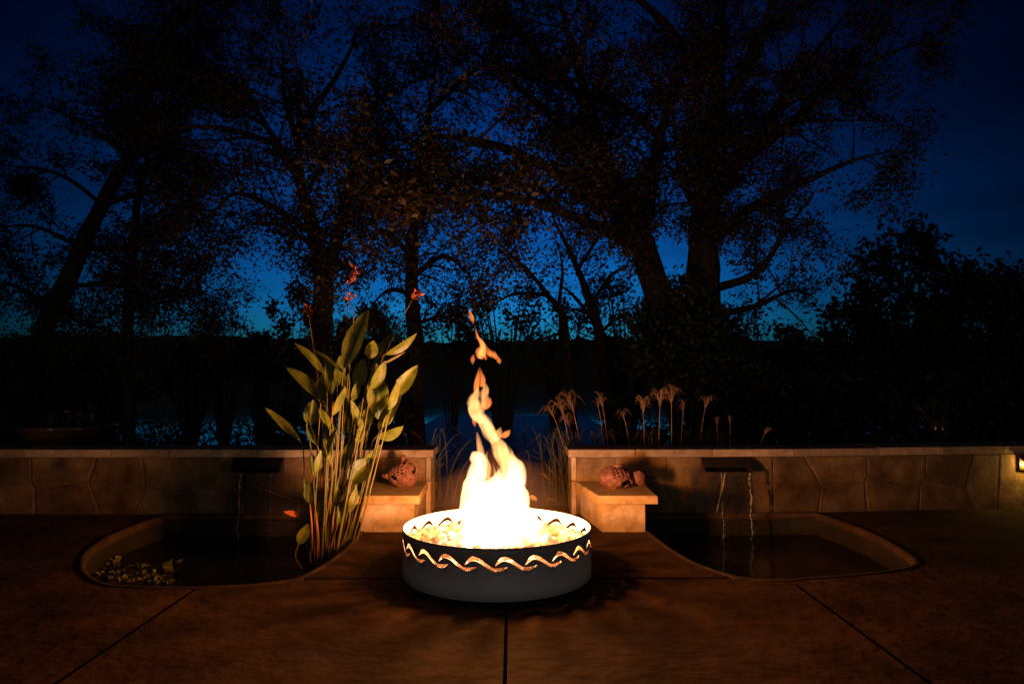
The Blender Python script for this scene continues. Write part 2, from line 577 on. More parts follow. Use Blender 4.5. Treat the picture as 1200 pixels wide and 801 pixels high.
for x0, x1 in ((-8, JX_L), (JX_L, JX_C), (JX_C, JX_R), (JX_R, 8)):
    for y0, y1 in ((-2.2, FRONT), (-6, -2.2)):
        slabs.append([(x0, y0), (x1, y0), (x1, y1), (x0, y1)])
for poly in slabs:
    n = len(poly)
    cl = [poly[0]]
    for q in poly[1:]:
        if math.dist(q, cl[-1]) > .004: cl.append(q)
    if math.dist(cl[0], cl[-1]) < .004: cl.pop()
    area = sum(cl[i][0] * cl[(i + 1) % len(cl)][1] - cl[(i + 1) % len(cl)][0] * cl[i][1] for i in range(len(cl)))
    if area < 0: cl = cl[::-1]
    bm_obj('concrete_slab', prism(inset(cl, .006), -.10, 0, .001), M['patio'], patio)
# dark filler in the joints
jm = MB()
for x in (JX_L, JX_C, JX_R):
    jm.box((x - .0085, -6, -.11), (x + .0085, JY - .12 if x != JX_C else JY, +.0008))
for y in (FRONT, -2.2):
    jm.box((-8, y - .0085, -.112), (8, y + .0085, +.0010))
jm.box((pl_inner[-1].x + .02, JY - .006, -.108), (pr_inner[-1].x - .02, JY + .006, +.0012))
jm.build('joint_filler', M['joint'], patio)


def pond(name, outline, label):
    """basin: sunk walls with a rounded lip, floor and water"""
    root = empty(name + '_basin', (outline[0][0], outline[0][1], -.8))
    n = len(outline)
    area = sum(outline[i][0] * outline[(i + 1) % n][1] - outline[(i + 1) % n][0] * outline[i][1] for i in range(n))
    if area < 0: outline = outline[::-1]
    prof = [(-.035, -.10), (-.035, -.004), (-.02, .008), (.004, .006), (.018, -.01), (.016, -.05), (.004, -.06), (.0, -.3), (0, -.7)]
    rings = []
    for d, z in prof:
        rings.append([(p[0], p[1], z) for p in inset(outline, d)])
    for nm, rg, mt in (('coping', rings[:7], 'coping'), ('basin_wall', rings[6:], 'basin')):
        V = [v for r in rg for v in r]
        F = [(a * n + i, a * n + (i + 1) % n, (a + 1) * n + (i + 1) % n, (a + 1) * n + i) for a in range(len(rg) - 1) for i in range(n)]
        if nm == 'basin_wall': F.append(tuple((len(rg) - 1) * n + i for i in range(n)))
        mesh_obj(nm, V, F, M[mt], root, smooth=True)
    tag(root, label, 'pond')
    w = mesh_obj(name + '_water', [(p[0], p[1], WATER_Z) for p in inset(outline, .002)], [tuple(range(n))], M['pond'])
    tag(w, kind='structure')
    return root


def dense(pts, d=.12):
    out = [pts[0]]
    for q in pts[1:]:
        if math.dist(q, out[-1]) > d * .3: out.append(q)
    return out


out_l = dense(li[::-1] + [(li[0][0] + .0, 5.75), (li[0][0], WALL_Y - .02)] + [(lo[-1][0], WALL_Y - .02)] + lo[::-1] + lb[::-1])
out_r = dense(ri[::-1] + [(ri[0][0], 5.75), (ri[0][0], WALL_Y - .02)] + [(x, wall_y(x) - .02) for x in np.linspace(1.6, ro[-1][0], 4)] + ro[::-1] + rb[::-1])
pond('lily_pond', out_l, 'sunken curved pond holding the tall leafy plants and floating leaves')
pond('spill_pond', out_r, 'sunken curved pond of open dark water without any plants')

# ------------------------------------------------------------------ path to the lake, seen through the gap between the walls
path = empty('path', (0, 11, -.2))
tag(path, kind='structure')
row_y = [6.78, 8.4, 10.7, 13.05, 15.7, 18.6, 22.2]
cuts = [[-2.3, -.35, .85, 2.3], [-2.3, -.8, .45, 2.3], [-2.3, -1.0, .05, 2.3], [-2.3, -.7, .26, 2.3], [-2.3, -.2, 2.3], [-2.3, .4, 2.3]]
for (y0, y1), cc in zip(zip(row_y, row_y[1:]), cuts):
    for a, b in zip(cc, cc[1:]):
        bm_obj('paving_slab', prism([(a + .012, y0 + .012), (b - .012, y0 + .012), (b - .012, y1 - .012), (a + .012, y1 - .012)], -.16, -.012 + random.uniform(-.003, .003), .008), M['path'], path)
MB().box((-2.34, 6.76, -1.9), (2.34, 22.24, -.03)).build('path_bed', M['joint'], path)

# ================================================================== WALLS
def clip(poly, a, b, c):              # keep a*x + b*y <= c
    out = []
    for i in range(len(poly)):
        p, q = poly[i], poly[(i + 1) % len(poly)]
        dp, dq = a * p[0] + b * p[1] - c, a * q[0] + b * q[1] - c
        if dp <= 0: out.append(p)
        if (dp < 0 < dq) or (dq < 0 < dp):
            t = dp / (dp - dq)
            out.append((p[0] + (q[0] - p[0]) * t, p[1] + (q[1] - p[1]) * t))
    return out


def flagstones(s0, s1, z0, z1, seed, size=.5):
    r = random.Random(seed)
    pts = []
    x = s0 + .2
    while x < s1 - .12:
        w = r.uniform(.34, .58)
        kind = r.random()
        mid = (max(z0, -.05) + z1) / 2
        if kind < .42:
            pts.append((x, mid + r.uniform(-.06, .06)))
        else:
            cut = r.uniform(-.05, .05)
            pts.append((x + r.uniform(-.09, .09), mid + .15 + cut)); pts.append((x + r.uniform(-.09, .09), mid - .15 + cut))
        pts.append((x + r.uniform(-.1, .1), z0 + .2 + r.uniform(-.04, .04)))
        x += w
    cells = []
    for i, p in enumerate(pts):
        poly = [(s0, z0), (s1, z0), (s1, z1), (s0, z1)]
        for j, q in enumerate(pts):
            if i == j or not poly: continue
            a, b = q[0] - p[0], q[1] - p[1]
            c = (q[0] ** 2 + q[1] ** 2 - p[0] ** 2 - p[1] ** 2) / 2
            poly = clip(poly, a, b, c)
        if len(poly) >= 3: cells.append(poly)
    return cells


def build_wall(name, x0, x1, label, seed, holes):
    root = empty(name, ((x0 + x1) / 2, WALL_Y + .16, -.5))
    xs = list(np.linspace(x0, x1, 25))
    # mortar core
    V, F = [], []
    for x in xs:
        y = wall_y(x)
        V += [(x, y - .001, -.7), (x, y + .34, -.7), (x, y + .34, .523), (x, y - .001, .523)]
    n = len(xs)
    for i in range(n - 1):
        for k in range(4):
            a, b = i * 4 + k, i * 4 + (k + 1) % 4
            F.append((a, a + 4, b + 4, b))
    F += [(0, 1, 2, 3), ((n - 1) * 4 + 3, (n - 1) * 4 + 2, (n - 1) * 4 + 1, (n - 1) * 4)]
    mesh_obj('core', V, F, M['mortar'], root)
    rr = random.Random(seed)
    for poly in flagstones(min(x0, x1), max(x0, x1), -.62, .519, seed):
        area = sum(poly[i][0] * poly[(i + 1) % len(poly)][1] - poly[(i + 1) % len(poly)][0] * poly[i][1] for i in range(len(poly)))
        if area < 0: poly = poly[::-1]
        # slightly ragged outline
        q = []
        for i in range(len(poly)):
            a, b = poly[i], poly[(i + 1) % len(poly)]
            q.append(a)
            if math.dist(a, b) > .22:
                m = ((a[0] + b[0]) / 2, (a[1] + b[1]) / 2)
                inx = -(b[1] - a[1]), (b[0] - a[0])
                L = math.hypot(*inx)
                e = rr.uniform(-.002, .012)
                if .05 < m[1] < .47 or e > 0: q.append((m[0] + inx[0] / L * abs(e), m[1] + inx[1] / L * abs(e)))
        base = inset(q, .004)
        ins1 = inset(q, .012)
        dep = rr.uniform(.008, .013)
        tl, tb = rr.uniform(-.012, .012), rr.uniform(-.012, .012)
        cx = sum(p[0] for p in q) / len(q); cz = sum(p[1] for p in q) / len(q)
        V, n = [], len(q)
        for ring, d in ((base, -.03), (base, dep - .005), (ins1, dep)):
            for p in ring:
                dd = d + (tl * (p[0] - cx) + tb * (p[1] - cz)) * (1 if d > 0 else 0)
                V.append((p[0], wall_y(p[0]) - dd, p[1]))
        F = [(a * n + i, a * n + (i + 1) % n, (a + 1) * n + (i + 1) % n, (a + 1) * n + i) for a in range(2) for i in range(n)]
        F.append(tuple(2 * n + i for i in range(n)))
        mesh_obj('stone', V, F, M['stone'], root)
    # cap slabs
    s = min(x0, x1) - (.05 if x0 < 0 else .055)
    end = max(x0, x1) + .05
    while s < end - .05:
        L = rr.uniform(.5, .85)
        e = min(s + L, end)
        if end - e < .3: e = end
        g = .004
        jit = rr.uniform(-.004, .004)
        pts = [(s + g, wall_y(s) - .045 + jit), (e - g, wall_y(e) - .045 + jit), (e - g, wall_y(e) + .38), (s + g, wall_y(s) + .38)]
        bm_obj('cap_stone', prism(pts, .525, .592 + rr.uniform(-.003, .003), .006), M['cap'], root)
        s = e
    tag(root, label, 'wall')
    return root


W_L = build_wall('stone_wall', -8.0, -.77, 'low flagstone wall with cap slabs and spillway, beside the tall pond plants', 3, None)
W_R = build_wall('stone_wall', .57, 8.0, 'low flagstone wall with cap slabs, plumed grasses behind and lamp at far end', 11, None)
for root, xf in ((W_L, -.77), (W_R, .57)):            # dressed stone closing the wall's open end
    sx = 1 if xf < 0 else -1
    bx = [(xf - sx * .02, WALL_Y - .028), (xf + sx * .022, WALL_Y - .028), (xf + sx * .022, WALL_Y + .35), (xf - sx * .02, WALL_Y + .35)]
    for z0, z1 in ((-.1, .302), (.308, .521)):
        bm_obj('end_stone', prism(bx, z0, z1, .004), M['cap'], root)

# ------------------------------------------------------------------ stone benches against the walls
def bench(slab, block, label):
    c = np.mean(np.array(slab), 0)
    root = empty('stone_bench', (c[0], c[1], 0))
    bm_obj('seat_slab', prism(slab, .238, .303, .008), M['slab'], root)
    bm_obj('base_block', prism(block, -.004, .236, .006), M['slab'], root)
    tag(root, label, 'bench')


bench([(-1.285, 5.56), (-.745, 5.56), (-.772, 6.325), (-1.30, 6.325)], [(-1.235, 5.63), (-.80, 5.63), (-.815, 6.32), (-1.25, 6.32)],
      'stone slab bench beside the tall leafy pond plants')
bench([(.69, 5.56), (1.175, 5.56), (1.19, 6.325), (.575, 6.325)], [(.735, 5.63), (1.085, 5.63), (1.10, 6.32), (.63, 6.32)],
      'stone slab bench with a splayed inner side, at the plumed grass wall')

# ------------------------------------------------------------------ spillways and falling water
def spillway(x, w, label):
    y = wall_y(x)
    root = empty('spillway', (x, y, .42))
    z1, z0, pr = .518, .385, .13
    # half-round cheeks at both ends, a trough floor, a back and a hood
    for sx in (-1, 1):
        prof = [(y - .006, z1), (y - .006, z0)] + [(y - .006 - pr * math.sin(a), z0 + .0 + (z1 - z0) * (1 - math.cos(a))) for a in np.linspace(.0, math.pi / 2, 8)][1:]
        prof = [(y + .02, z1), (y + .02, z0), (y - pr, z0), (y - pr * .95, z0 + .03), (y - pr * .75, z0 + .075), (y - pr * .5, z0 + .105), (y - pr * .3, z1 - .004)]
        bm = bmesh.new()
        xa, xb = x + sx * w / 2, x + sx * (w / 2 - .012)
        va = [bm.verts.new((xa, p[0], p[1])) for p in prof]; vb = [bm.verts.new((xb, p[0], p[1])) for p in prof]
        bm.faces.new(va); bm.faces.new(vb[::-1])
        for i in range(len(prof)):
            j = (i + 1) % len(prof)
            bm.faces.new((va[i], vb[i], vb[j], va[j]))
        bm_obj('cheek', bm, M['copper'], root)
    MB().box((x - w / 2 + .013, y - pr - .02, z0 + .001), (x + w / 2 - .013, y + .02, z0 + .013)).build('trough', M['copper'], root)
    hp = [(y + .018, z1 - .002), (y - pr * .28, z1 - .006), (y - pr * .5, z0 + .1035), (y - pr * .75, z0 + .0735), (y - pr * .86, z0 + .056)]
    V = [(xx, p[0], p[1] - dz) for dz in (0, .004) for xx in (x - w / 2 + .0125, x + w / 2 - .0125) for p in hp]
    m = len(hp)
    F = [(i, i + 1, m + i + 1, m + i) for i in range(m - 1)] + [(2 * m + i + 1, 2 * m + i, 3 * m + i, 3 * m + i + 1) for i in range(m - 1)]
    F += [(m - 1, 3 * m - 1, 4 * m - 1, 2 * m - 1), (0, m, 3 * m, 2 * m)]
    mesh_obj('hood', V, F, M['patina'], root)
    MB().box((x - w / 2 + .0135, y - .026, z0 + .014), (x + w / 2 - .0135, y - .024 + .03, z1 - .019)).build('back_plate', M['joint'], root)
    tag(root, label, 'spillway')
    return y - pr - .024, z0 + .013


def stream(x, y, zt, seed, label, r0=.006):
    rr = random.Random(seed)
    root = empty('water_stream', (x, y, WATER_Z))
    n = 60
    pts, rad = [], []
    for i in range(n):
        t = i / (n - 1)
        z = zt + (WATER_Z - .01 - zt) * t
        pts.append((x + .006 * math.sin(t * 13 + seed) + .004 * math.sin(t * 37), y - .05 * t ** .5 * .6, z))
        bead = .08 + 1.0 * abs(math.sin(t * 31 + seed * 2 + 3 * math.sin(t * 9))) ** 1.6
        rad.append(r0 * bead * (1.25 - .35 * t) * (1 if i else .5))
    V, F = tube(pts, rad, 8)
    mesh_obj('thread', V, F, M['stream'], root, smooth=True)
    drops = MB()
    for k in range(26):
        t = rr.uniform(.1, 1)
        c = Vector((x + rr.gauss(0, .014), y - .03 * t - rr.uniform(0, .02), zt + (WATER_Z - zt) * t))
        r = rr.uniform(.0015, .0042)
        drops.tube([c + Vector((0, 0, r * 1.5)), c + Vector((0, 0, r * .7)), c - Vector((0, 0, r * .7)), c - Vector((0, 0, r * 1.4))], [r * .2, r, r, r * .2], 6)
    drops.build('drops', M['stream'], root, smooth=True)['kind'] = 'stuff'
    tag(root, label, 'water stream', None)


ly, lz = spillway(SCUPPER_X['l'], .46, 'aged copper spillway in the wall behind the pond plants')
ry, rz = spillway(SCUPPER_X['r'], .44, 'aged copper spillway in the wall over the open pond')
stream(-2.45, ly, lz, 1, 'beaded water thread falling from the spillway, clear of the pond plants', .0075)
stream(-2.17, ly, lz, 2, 'faint water thread falling from the spillway, close to the pond plants', .003)
stream(2.155, ry, rz, 3, 'bright beaded water thread falling into the open pond from the spillway end', .0085)
stream(1.90, ry, rz, 4, 'thin faint water thread falling into the open pond below the spillway', .004)

# ================================================================== FIRE RING
RC = G(582.5, 616, .29)
RC.z = 0
RR, RH = .61, .29


def fire_ring():
    root = empty('fire_ring', RC)
    NM, K = 22, 26
    S = 1.0
    zlo, amp = .176, .062

    def head(t):      # rising head, crest, long falling sweep  (t 0..1)
        c = .36 + .64 * math.sin(min(t / .30, 1) * math.pi / 2) if t < .30 else .0 + 1.0 * (.5 + .5 * math.cos((t - .30) / .78 * math.pi))
        h = .20 * math.sin(min(t / .22, 1) * math.pi / 2) ** .8 if t < .3 else .20 - .06 * (t - .3) / .7
        return c, h

    def tail(t):      # trough and small upward hook  (t 0..~.42)
        c1, h1 = head(1.0)
        k = t / .42
        c = c1 - .04 * math.sin(min(k, 1) * math.pi) + .24 * min(k, 1) ** 2
        h = (h1 + .035 * math.sin(k * math.pi)) * (1 - k ** 3) if k < 1 else 0
        return c, max(h, 0)

    cols = []
    for m in range(NM):
        for k in range(K + 1):
            t = k / K
            hc, hh = head(t)
            tc, th = tail(t)
            if k == 0: hh = 0
            tc = min(tc, hc - hh - th - .02) if hh + th > 0 else tc
            ths = 2 * math.pi * (m + t) / NM
            z = lambda v: zlo + amp * v
            cols.append((ths, [0, .07, .12, z(tc - th), z(tc + th), z(hc - hh), z(hc + hh), .27, RH], k == K))
    V, F = [], []
    for ths, zs, _ in cols:
        for zz in zs:
            V.append((RC.x + RR * math.sin(ths), RC.y - RR * math.cos(ths), zz))
    n = 9
    for i in range(len(cols) - 1):
        if cols[i][2]: continue
        for a in (0, 1, 2, 4, 6, 7):
            F.append((i * n + a, (i + 1) * n + a, (i + 1) * n + a + 1, i * n + a + 1))
    bm = bmesh.new()
    vs_ = [bm.verts.new(v) for v in V]
    for f in F:
        try: bm.faces.new([vs_[k] for k in f])
        except ValueError: pass
    bmesh.ops.remove_doubles(bm, verts=bm.verts, dist=.0006)
    bmesh.ops.dissolve_degenerate(bm, edges=bm.edges, dist=.0003)
    me = bpy.data.meshes.new('band')
    bm.to_mesh(me); bm.free()
    me.materials.append(M['steel']); me.materials.append(M['steel_in'])
    me.polygons.foreach_set('use_smooth', [True] * len(me.polygons))
    o = bpy.data.objects.new('steel_band', me); col.objects.link(o)
    o.parent = root; o.matrix_parent_inverse = root.matrix_basis.inverted()
    # outward normals, then thicken inwards; the inside gets the lining
    for p in me.polygons: pass
    md = o.modifiers.new('thick', 'SOLIDIFY'); md.thickness = .006; md.offset = -1; md.material_offset = 1; md.use_rim = True
    # rolled top rim
    pts = [(RC.x + (RR - .003) * math.sin(a), RC.y - (RR - .003) * math.cos(a), RH + .002) for a in np.linspace(0, 2 * math.pi, 121)]
    V, F = tube(pts, [.0055] * 121, 6, False)
    mesh_obj('top_rim', V, F, M['steel'], root, smooth=True)
    # sand bed
    bm = bmesh.new()
    bmesh.ops.create_circle(bm, cap_ends=True, radius=RR - .008, segments=64)
    for v in bm.verts: v.co += Vector((RC.x, RC.y, .155))
    bm_obj('sand_bed', bm, M['sand'], root)
    tag(root, 'round steel fire ring with a cut-out wave band and pale grey lower half', 'fire ring')


fire_ring()

# rocks of the fire bed
rock_meshes = []
for k in range(7):
    bm = bmesh.new()
    bmesh.ops.create_icosphere(bm, subdivisions=2, radius=1)
    for v in bm.verts:
        d = v.co.normalized()
        v.co = d * (1 + .45 * mnoise.noise(d * 1.6 + Vector((k * 9, 0, 0))) + .22 * mnoise.noise(d * 4 + Vector((0, k * 5, 0))))
        v.co.z *= .78
    me = bpy.data.meshes.new('rock'); bm.to_mesh(me); bm.free()
    me.materials.append(M['rock'])
    rock_meshes.append(me)
placed = []
rr = random.Random(5)
tries = 0
while len(placed) < 105 and tries < 9000:
    tries += 1
    a, r = rr.uniform(0, 2 * math.pi), (RR - .12) * math.sqrt(rr.random())
    s = rr.uniform(.026, .05)
    layer = 0 if len(placed) < 75 else 1
    q = (r * math.cos(a), r * math.sin(a), layer)
    if layer and r > .42: continue
    if any(p[2] == layer and math.hypot(p[0] - q[0], p[1] - q[1]) < (p[3] + s) * .82 for p in placed): continue
    placed.append((*q, s))
for k in range(46):
    a = 2 * math.pi * k / 46
    placed.append(((RR - .05) * math.cos(a), (RR - .05) * math.sin(a), 0, rr.uniform(.036, .046)))
for x, y, layer, s in placed:
    o = bpy.data.objects.new('fire_rock', rr.choice(rock_meshes)); col.objects.link(o)
    o.location = (RC.x + x, RC.y + y, .155 + s * .55 + layer * .04)
    o.scale = (s, s, s)
    o.rotation_euler = (rr.uniform(-.5, .5), rr.uniform(-.5, .5), rr.uniform(0, 6.28))
    tag(o, 'rough pale glassy rock lying in the burning fire ring', 'rock', 'rocks in the fire ring')

# ------------------------------------------------------------------ the fire
def flame_part(name, keys, mat, seed, root, depth=0.0, flat=.75, rough=.14, n=9, sides=28):
    """keys: (px, py, half width in px) up the tongue, at the ring's distance"""
    path = smooth_path(keys, n)
    Yd = RC.y + depth
    V, F = [], []
    cs = [P(px, py, Yd) for px, py, _ in path]
    for i, (px, py, hw) in enumerate(path):
        c = cs[i]
        r = max(hw, .12) / FPX * Yd
        ax = (cs[min(i + 1, len(cs) - 1)] - cs[max(i - 1, 0)]).normalized()
        sd = Vector((0, 1, 0)).cross(ax)
        sd = sd.normalized() if sd.length > .01 else Vector((1, 0, 0))
        for k in range(sides):
            a = 2 * math.pi * k / sides
            d = sd * math.cos(a) + Vector((0, math.sin(a) * flat, 0))
            nz = 1 + rough * .9 * mnoise.noise(Vector((math.cos(a) * 3 + seed, math.sin(a) * 3, c.z * 15))) + rough * 1.6 * mnoise.noise(Vector((math.cos(a) * 1.3 + seed * 3, math.sin(a) * 1.3, c.z * 5))) + rough * mnoise.noise(Vector((math.cos(a) * 2.5, math.sin(a) * 2.5 + seed, c.z * 11)))
            V.append(c + d * r * nz)
    m = len(path)
    for i in range(m - 1):
        for k in range(sides):
            k2 = (k + 1) % sides
            F.append((i * sides + k, i * sides + k2, (i + 1) * sides + k2, (i + 1) * sides + k))
    F.append(tuple(range(sides))[::-1]); F.append(tuple((m - 1) * sides + k for k in range(sides)))
    return mesh_obj(name, V, F, mat, root, smooth=True)


fire = empty('fire', (RC.x, RC.y, .2))
core, tng, wsp = M['flame_core'], M['flame_tongue'], M['flame_wisp']
flame_part('flame', [(590, 636, 32), (588, 626, 40), (585, 614, 38), (581, 602, 30), (579, 590, 23), (581, 578, 19), (584, 567, 13), (586, 556, 6), (587, 546, .6)], core, 1, fire, 0, .8, .25)
qf = random.Random(33)
for k in range(30):                    # many pointed tongues make up the body
    bx_ = 540 + 92 * (k + qf.random()) / 30
    top_ = np.interp(bx_, [538, 552, 566, 580, 596, 610, 622, 634], [606, 570, 548, 540, 536, 556, 586, 612]) + qf.uniform(-4, 14)
    lean = (581 - bx_) * .28
    wv_ = qf.uniform(-4, 4)
    H_ = 636 - top_
    w_ = qf.uniform(5.5, 8.5)
    flame_part('flame', [(bx_, 636, w_ * .8), (bx_ + lean * .15 + wv_ * .3, 636 - H_ * .25, w_), (bx_ + lean * .4 - wv_ * .5, 636 - H_ * .5, w_ * .85),
                         (bx_ + lean * .7 + wv_, 636 - H_ * .75, w_ * .5), (bx_ + lean + wv_ * .4, 636 - H_ * .92, w_ * .2), (bx_ + lean - wv_ * .3, top_, .3)],
               qf.choice((core, tng)), 100 + k, fire, qf.uniform(-.16, .16), .9, .22, 5, 14)
flame_part('flame', [(556, 612, 15), (552, 596, 14), (551, 582, 10), (556, 566, 12), (559, 552, 11), (561, 541, 10), (557, 534, 8), (554, 529, 2)], core, 2, fire, -.03, .9, .2)
flame_part('flame', [(600, 604, 18), (604, 590, 15), (605, 574, 14), (608, 566, 10), (613, 562, 4), (615, 559, .5)], core, 3, fire, .02, .9, .2)
flame_part('flame', [(602, 574, 12), (604, 560, 11), (605, 548, 9), (602, 540, 6), (600, 532, 2), (600, 527, .4)], core, 31, fire, .05, .9, .2)
flame_part('flame', [(616, 612, 12), (610, 600, 10), (609, 590, 7), (611, 583, 1)], core, 32, fire, .1, .9, .2)
flame_part('flame', [(600, 572, 9), (597, 556, 8), (592, 542, 9), (588, 532, 10), (585, 523, 8), (579, 514, 5), (575, 505, 5), (572, 497, 4), (571, 491, 1.2)], tng, 4, fire, .0, .8, .35)
flame_part('flame', [(603, 556, 5), (602, 544, 5), (598, 534, 4), (594, 526, 3), (592, 518, .6)], tng, 41, fire, .03, .8, .35)
flame_part('flame', [(561, 556, 6), (562, 542, 5), (563, 529, 4.4), (561, 517, 3), (559, 506, .8)], tng, 5, fire, .04, .8, .3)
flame_part('flame', [(570, 560, 5), (572, 548, 4), (569, 538, 3), (571, 529, .6)], tng, 51, fire, .06, .8, .3)
flame_part('flame', [(581, 517, 5), (575, 508, 6.4), (570, 499, 7), (566, 491, 7), (563, 484, 4), (561, 478, .8)], tng, 6, fire, .0, .8, .36)
flame_part('flame', [(566, 494, 4), (559, 488, 7), (555, 481, 7), (556, 474, 7.5), (556, 467, 5.5), (559, 460, 3.6), (560, 453, .8)], tng, 7, fire, -.02, .8, .36)
flame_part('flame', [(563, 482, 4), (566, 472, 4), (567, 463, 5), (569, 456, 4), (568, 448, .8)], tng, 8, fire, .02, .8, .36)
# ragged licks along the edges of the body
qf = random.Random(12)
for k in range(14):
    yy = qf.uniform(550, 612)
    half = np.interp(yy, [540, 560, 580, 600, 612], [22, 30, 31, 38, 46])
    sd_ = qf.choice((-1, 1))
    x0_ = 581 + sd_ * half * qf.uniform(.72, .98)
    h_ = qf.uniform(10, 24)
    flame_part('flame', [(x0_ - sd_ * 3, yy + 5, 3.5), (x0_, yy - h_ * .3, qf.uniform(2.5, 4.4)), (x0_ + sd_ * qf.uniform(-3, 3), yy - h_ * .7, 2), (x0_ + sd_ * qf.uniform(-5, 4), yy - h_, .3)], qf.choice((tng, wsp, tng)), 60 + k, fire, qf.uniform(-.12, .12), .8, .35, 6, 14)
flame_part('flame', [(558, 460, 3), (559, 451, 3.6), (560, 443, 3), (561, 436, 1.6), (562, 430, .4)], wsp, 9, fire, .0, .8, .3)
flame_part('flame', [(565, 453, 3), (566, 445, 3), (564, 437, 1.6), (563, 431, .4)], wsp, 10, fire, .03, .8, .3)
flame_part('flame', [(579, 515, 4), (583, 509, 5), (585, 505, 3.4), (587, 500, .5)], tng, 11, fire, .02, .8, .3)
flame_part('flame', [(587, 512, 1), (591, 510, 3.4), (595, 507, 3.2), (598, 503, .4)], wsp, 12, fire, .02, .8, .3)
flame_part('flame', [(562, 420, 3), (564, 414, 5.5), (566, 407, 5), (564, 401, 3.6), (560, 395, 2.2), (558, 388, 1.2), (557, 383, .3)], wsp, 13, fire, 0, .9, .34)
for k, (x_, y_, h_, w_) in enumerate(((573, 414, 12, 2.6), (577, 416, 10, 3.0), (581, 418, 11, 2.6), (585, 423, 10, 2.4), (569, 419, 8, 1.8))):
    flame_part('flame', [(x_ + 1, y_ + h_ * .35, .5), (x_, y_, w_), (x_ - 1, y_ - h_ * .35, w_ * .7), (x_ - 2.5, y_ - h_ * .7, .3)], wsp, 140 + k, fire, .03 * (k % 3), .8, .35)
flame_part('flame', [(554, 427, .6), (554, 421, 2.4), (555, 415, .6)], wsp, 15, fire, .0, .8, .3)
flame_part('flame', [(555, 379, .6), (553, 373, 2.6), (551, 367, 1.8), (549, 361, .3)], wsp, 16, fire, .0, .9, .3)
flame_part('flame', [(619, 582, .6), (623, 582, 2.4), (627, 584, 2.2), (629, 588, .4)], wsp, 17, fire, -.05, .7, .4)
flame_part('flame', [(567, 478, 3), (571, 473, 4), (572, 468, 3), (571, 464, .6)], wsp, 18, fire, .05, .8, .3)
flame_part('flame', [(557, 500, .6), (556, 494, 2.4), (557, 486, 3)], wsp, 19, fire, .03, .8, .3)
# low licks among the rocks
for k, (px, w, h) in enumerate(((548, 9, 20), (563, 12, 26), (621, 10, 22), (634, 8, 14), (606, 12, 26), (640, 6, 12), (536, 6, 14))):
    flame_part('flame', [(px, 636, w), (px + 1, 636 - h * .35, w * .95), (px - 1, 636 - h * .7, w * .55), (px + 2, 636 - h, .6)], core, 30 + k, fire, -.15 + .04 * k, .8, .2)
# added faint glowing shells that imitate bloom round the body of the fire
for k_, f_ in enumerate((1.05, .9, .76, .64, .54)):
    flame_part('bloom_shell', [(586, 640, 50 * f_), (585, 620, 78 * f_), (584, 600, 84 * f_), (583, 580, 80 * f_), (583, 560, 68 * f_), (582, 546, 46 * f_), (581, 532, 22 * f_), (580, 522, 4)], M['bloom_halo'], 20 + k_, fire, 0, .95, .06)
tag(fire, 'tall white-hot flames twisting up out of the steel fire ring', 'fire')
# the light of the flames themselves
HOT, WARM = (1, .80, .66), (1, .335, .072)
for i, (px, py, e, rad, lc) in enumerate(((588, 610, 85, .05, HOT), (585, 588, 165, .08, WARM), (583, 566, 58, .06, WARM), (571, 500, 11, .02, WARM), (556, 475, 5, .02, WARM))):
    ld = bpy.data.lights.new('flame_light', 'POINT')
    ld.energy = e
    ld.color = lc
    ld.shadow_soft_size = rad
    lo_ = bpy.data.objects.new('flame_light', ld); col.objects.link(lo_)
    lo_.location = P(px, py, RC.y)
    if lc is HOT: lo_.location.z = .262
    lo_.parent = fire; lo_.matrix_parent_inverse = fire.matrix_basis.inverted()

# ================================================================== POND PLANTS
PLANT_Y = 5.42


def leaf_mesh(tip, base, hw, twist, curl, fold, seed, nl=9, nw=4):
    """a broad blade from base to tip, folded along the midrib"""
    rr = random.Random(seed)
    ax = tip - base
    L = ax.length
    ax.normalize()
    view = Vector((0, -1, .15))
    side = ax.cross(view)
    if side.length < .05: side = Vector((1, 0, 0))
    side.normalize()
    nrm = side.cross(ax).normalized()
    rot = Matrix.Rotation(twist, 3, ax)
    side, nrm = rot @ side, rot @ nrm
    V, F = [], []
    wav = rr.uniform(0, 6)
    for i in range(nl + 1):
        t = i / nl
        w = hw * (math.sin(math.pi * min(t * .96 + .02, 1)) ** .75) * (1.12 - .35 * t)
        if i == nl: w = hw * .02
        c = base + ax * (L * t) + nrm * (curl * L * (t * t - t * .6))
        for k in range(-nw, nw + 1):
            u = k / nw
            V.append(c + side * (w * u * math.cos(fold * abs(u))) + nrm * (w * abs(u) * math.sin(fold)
                     + .03 * hw * math.sin(t * 14 + wav + u * 2) * abs(u)) )
    m = 2 * nw + 1
    for i in range(nl):
        for k in range(m - 1):
            a = i * m + k
            F.append((a, a + 1, a + m + 1, a + m))
    return V, F


canna = empty('pond_plant', (P(378, 655, PLANT_Y).x, PLANT_Y, WATER_Z - .3))
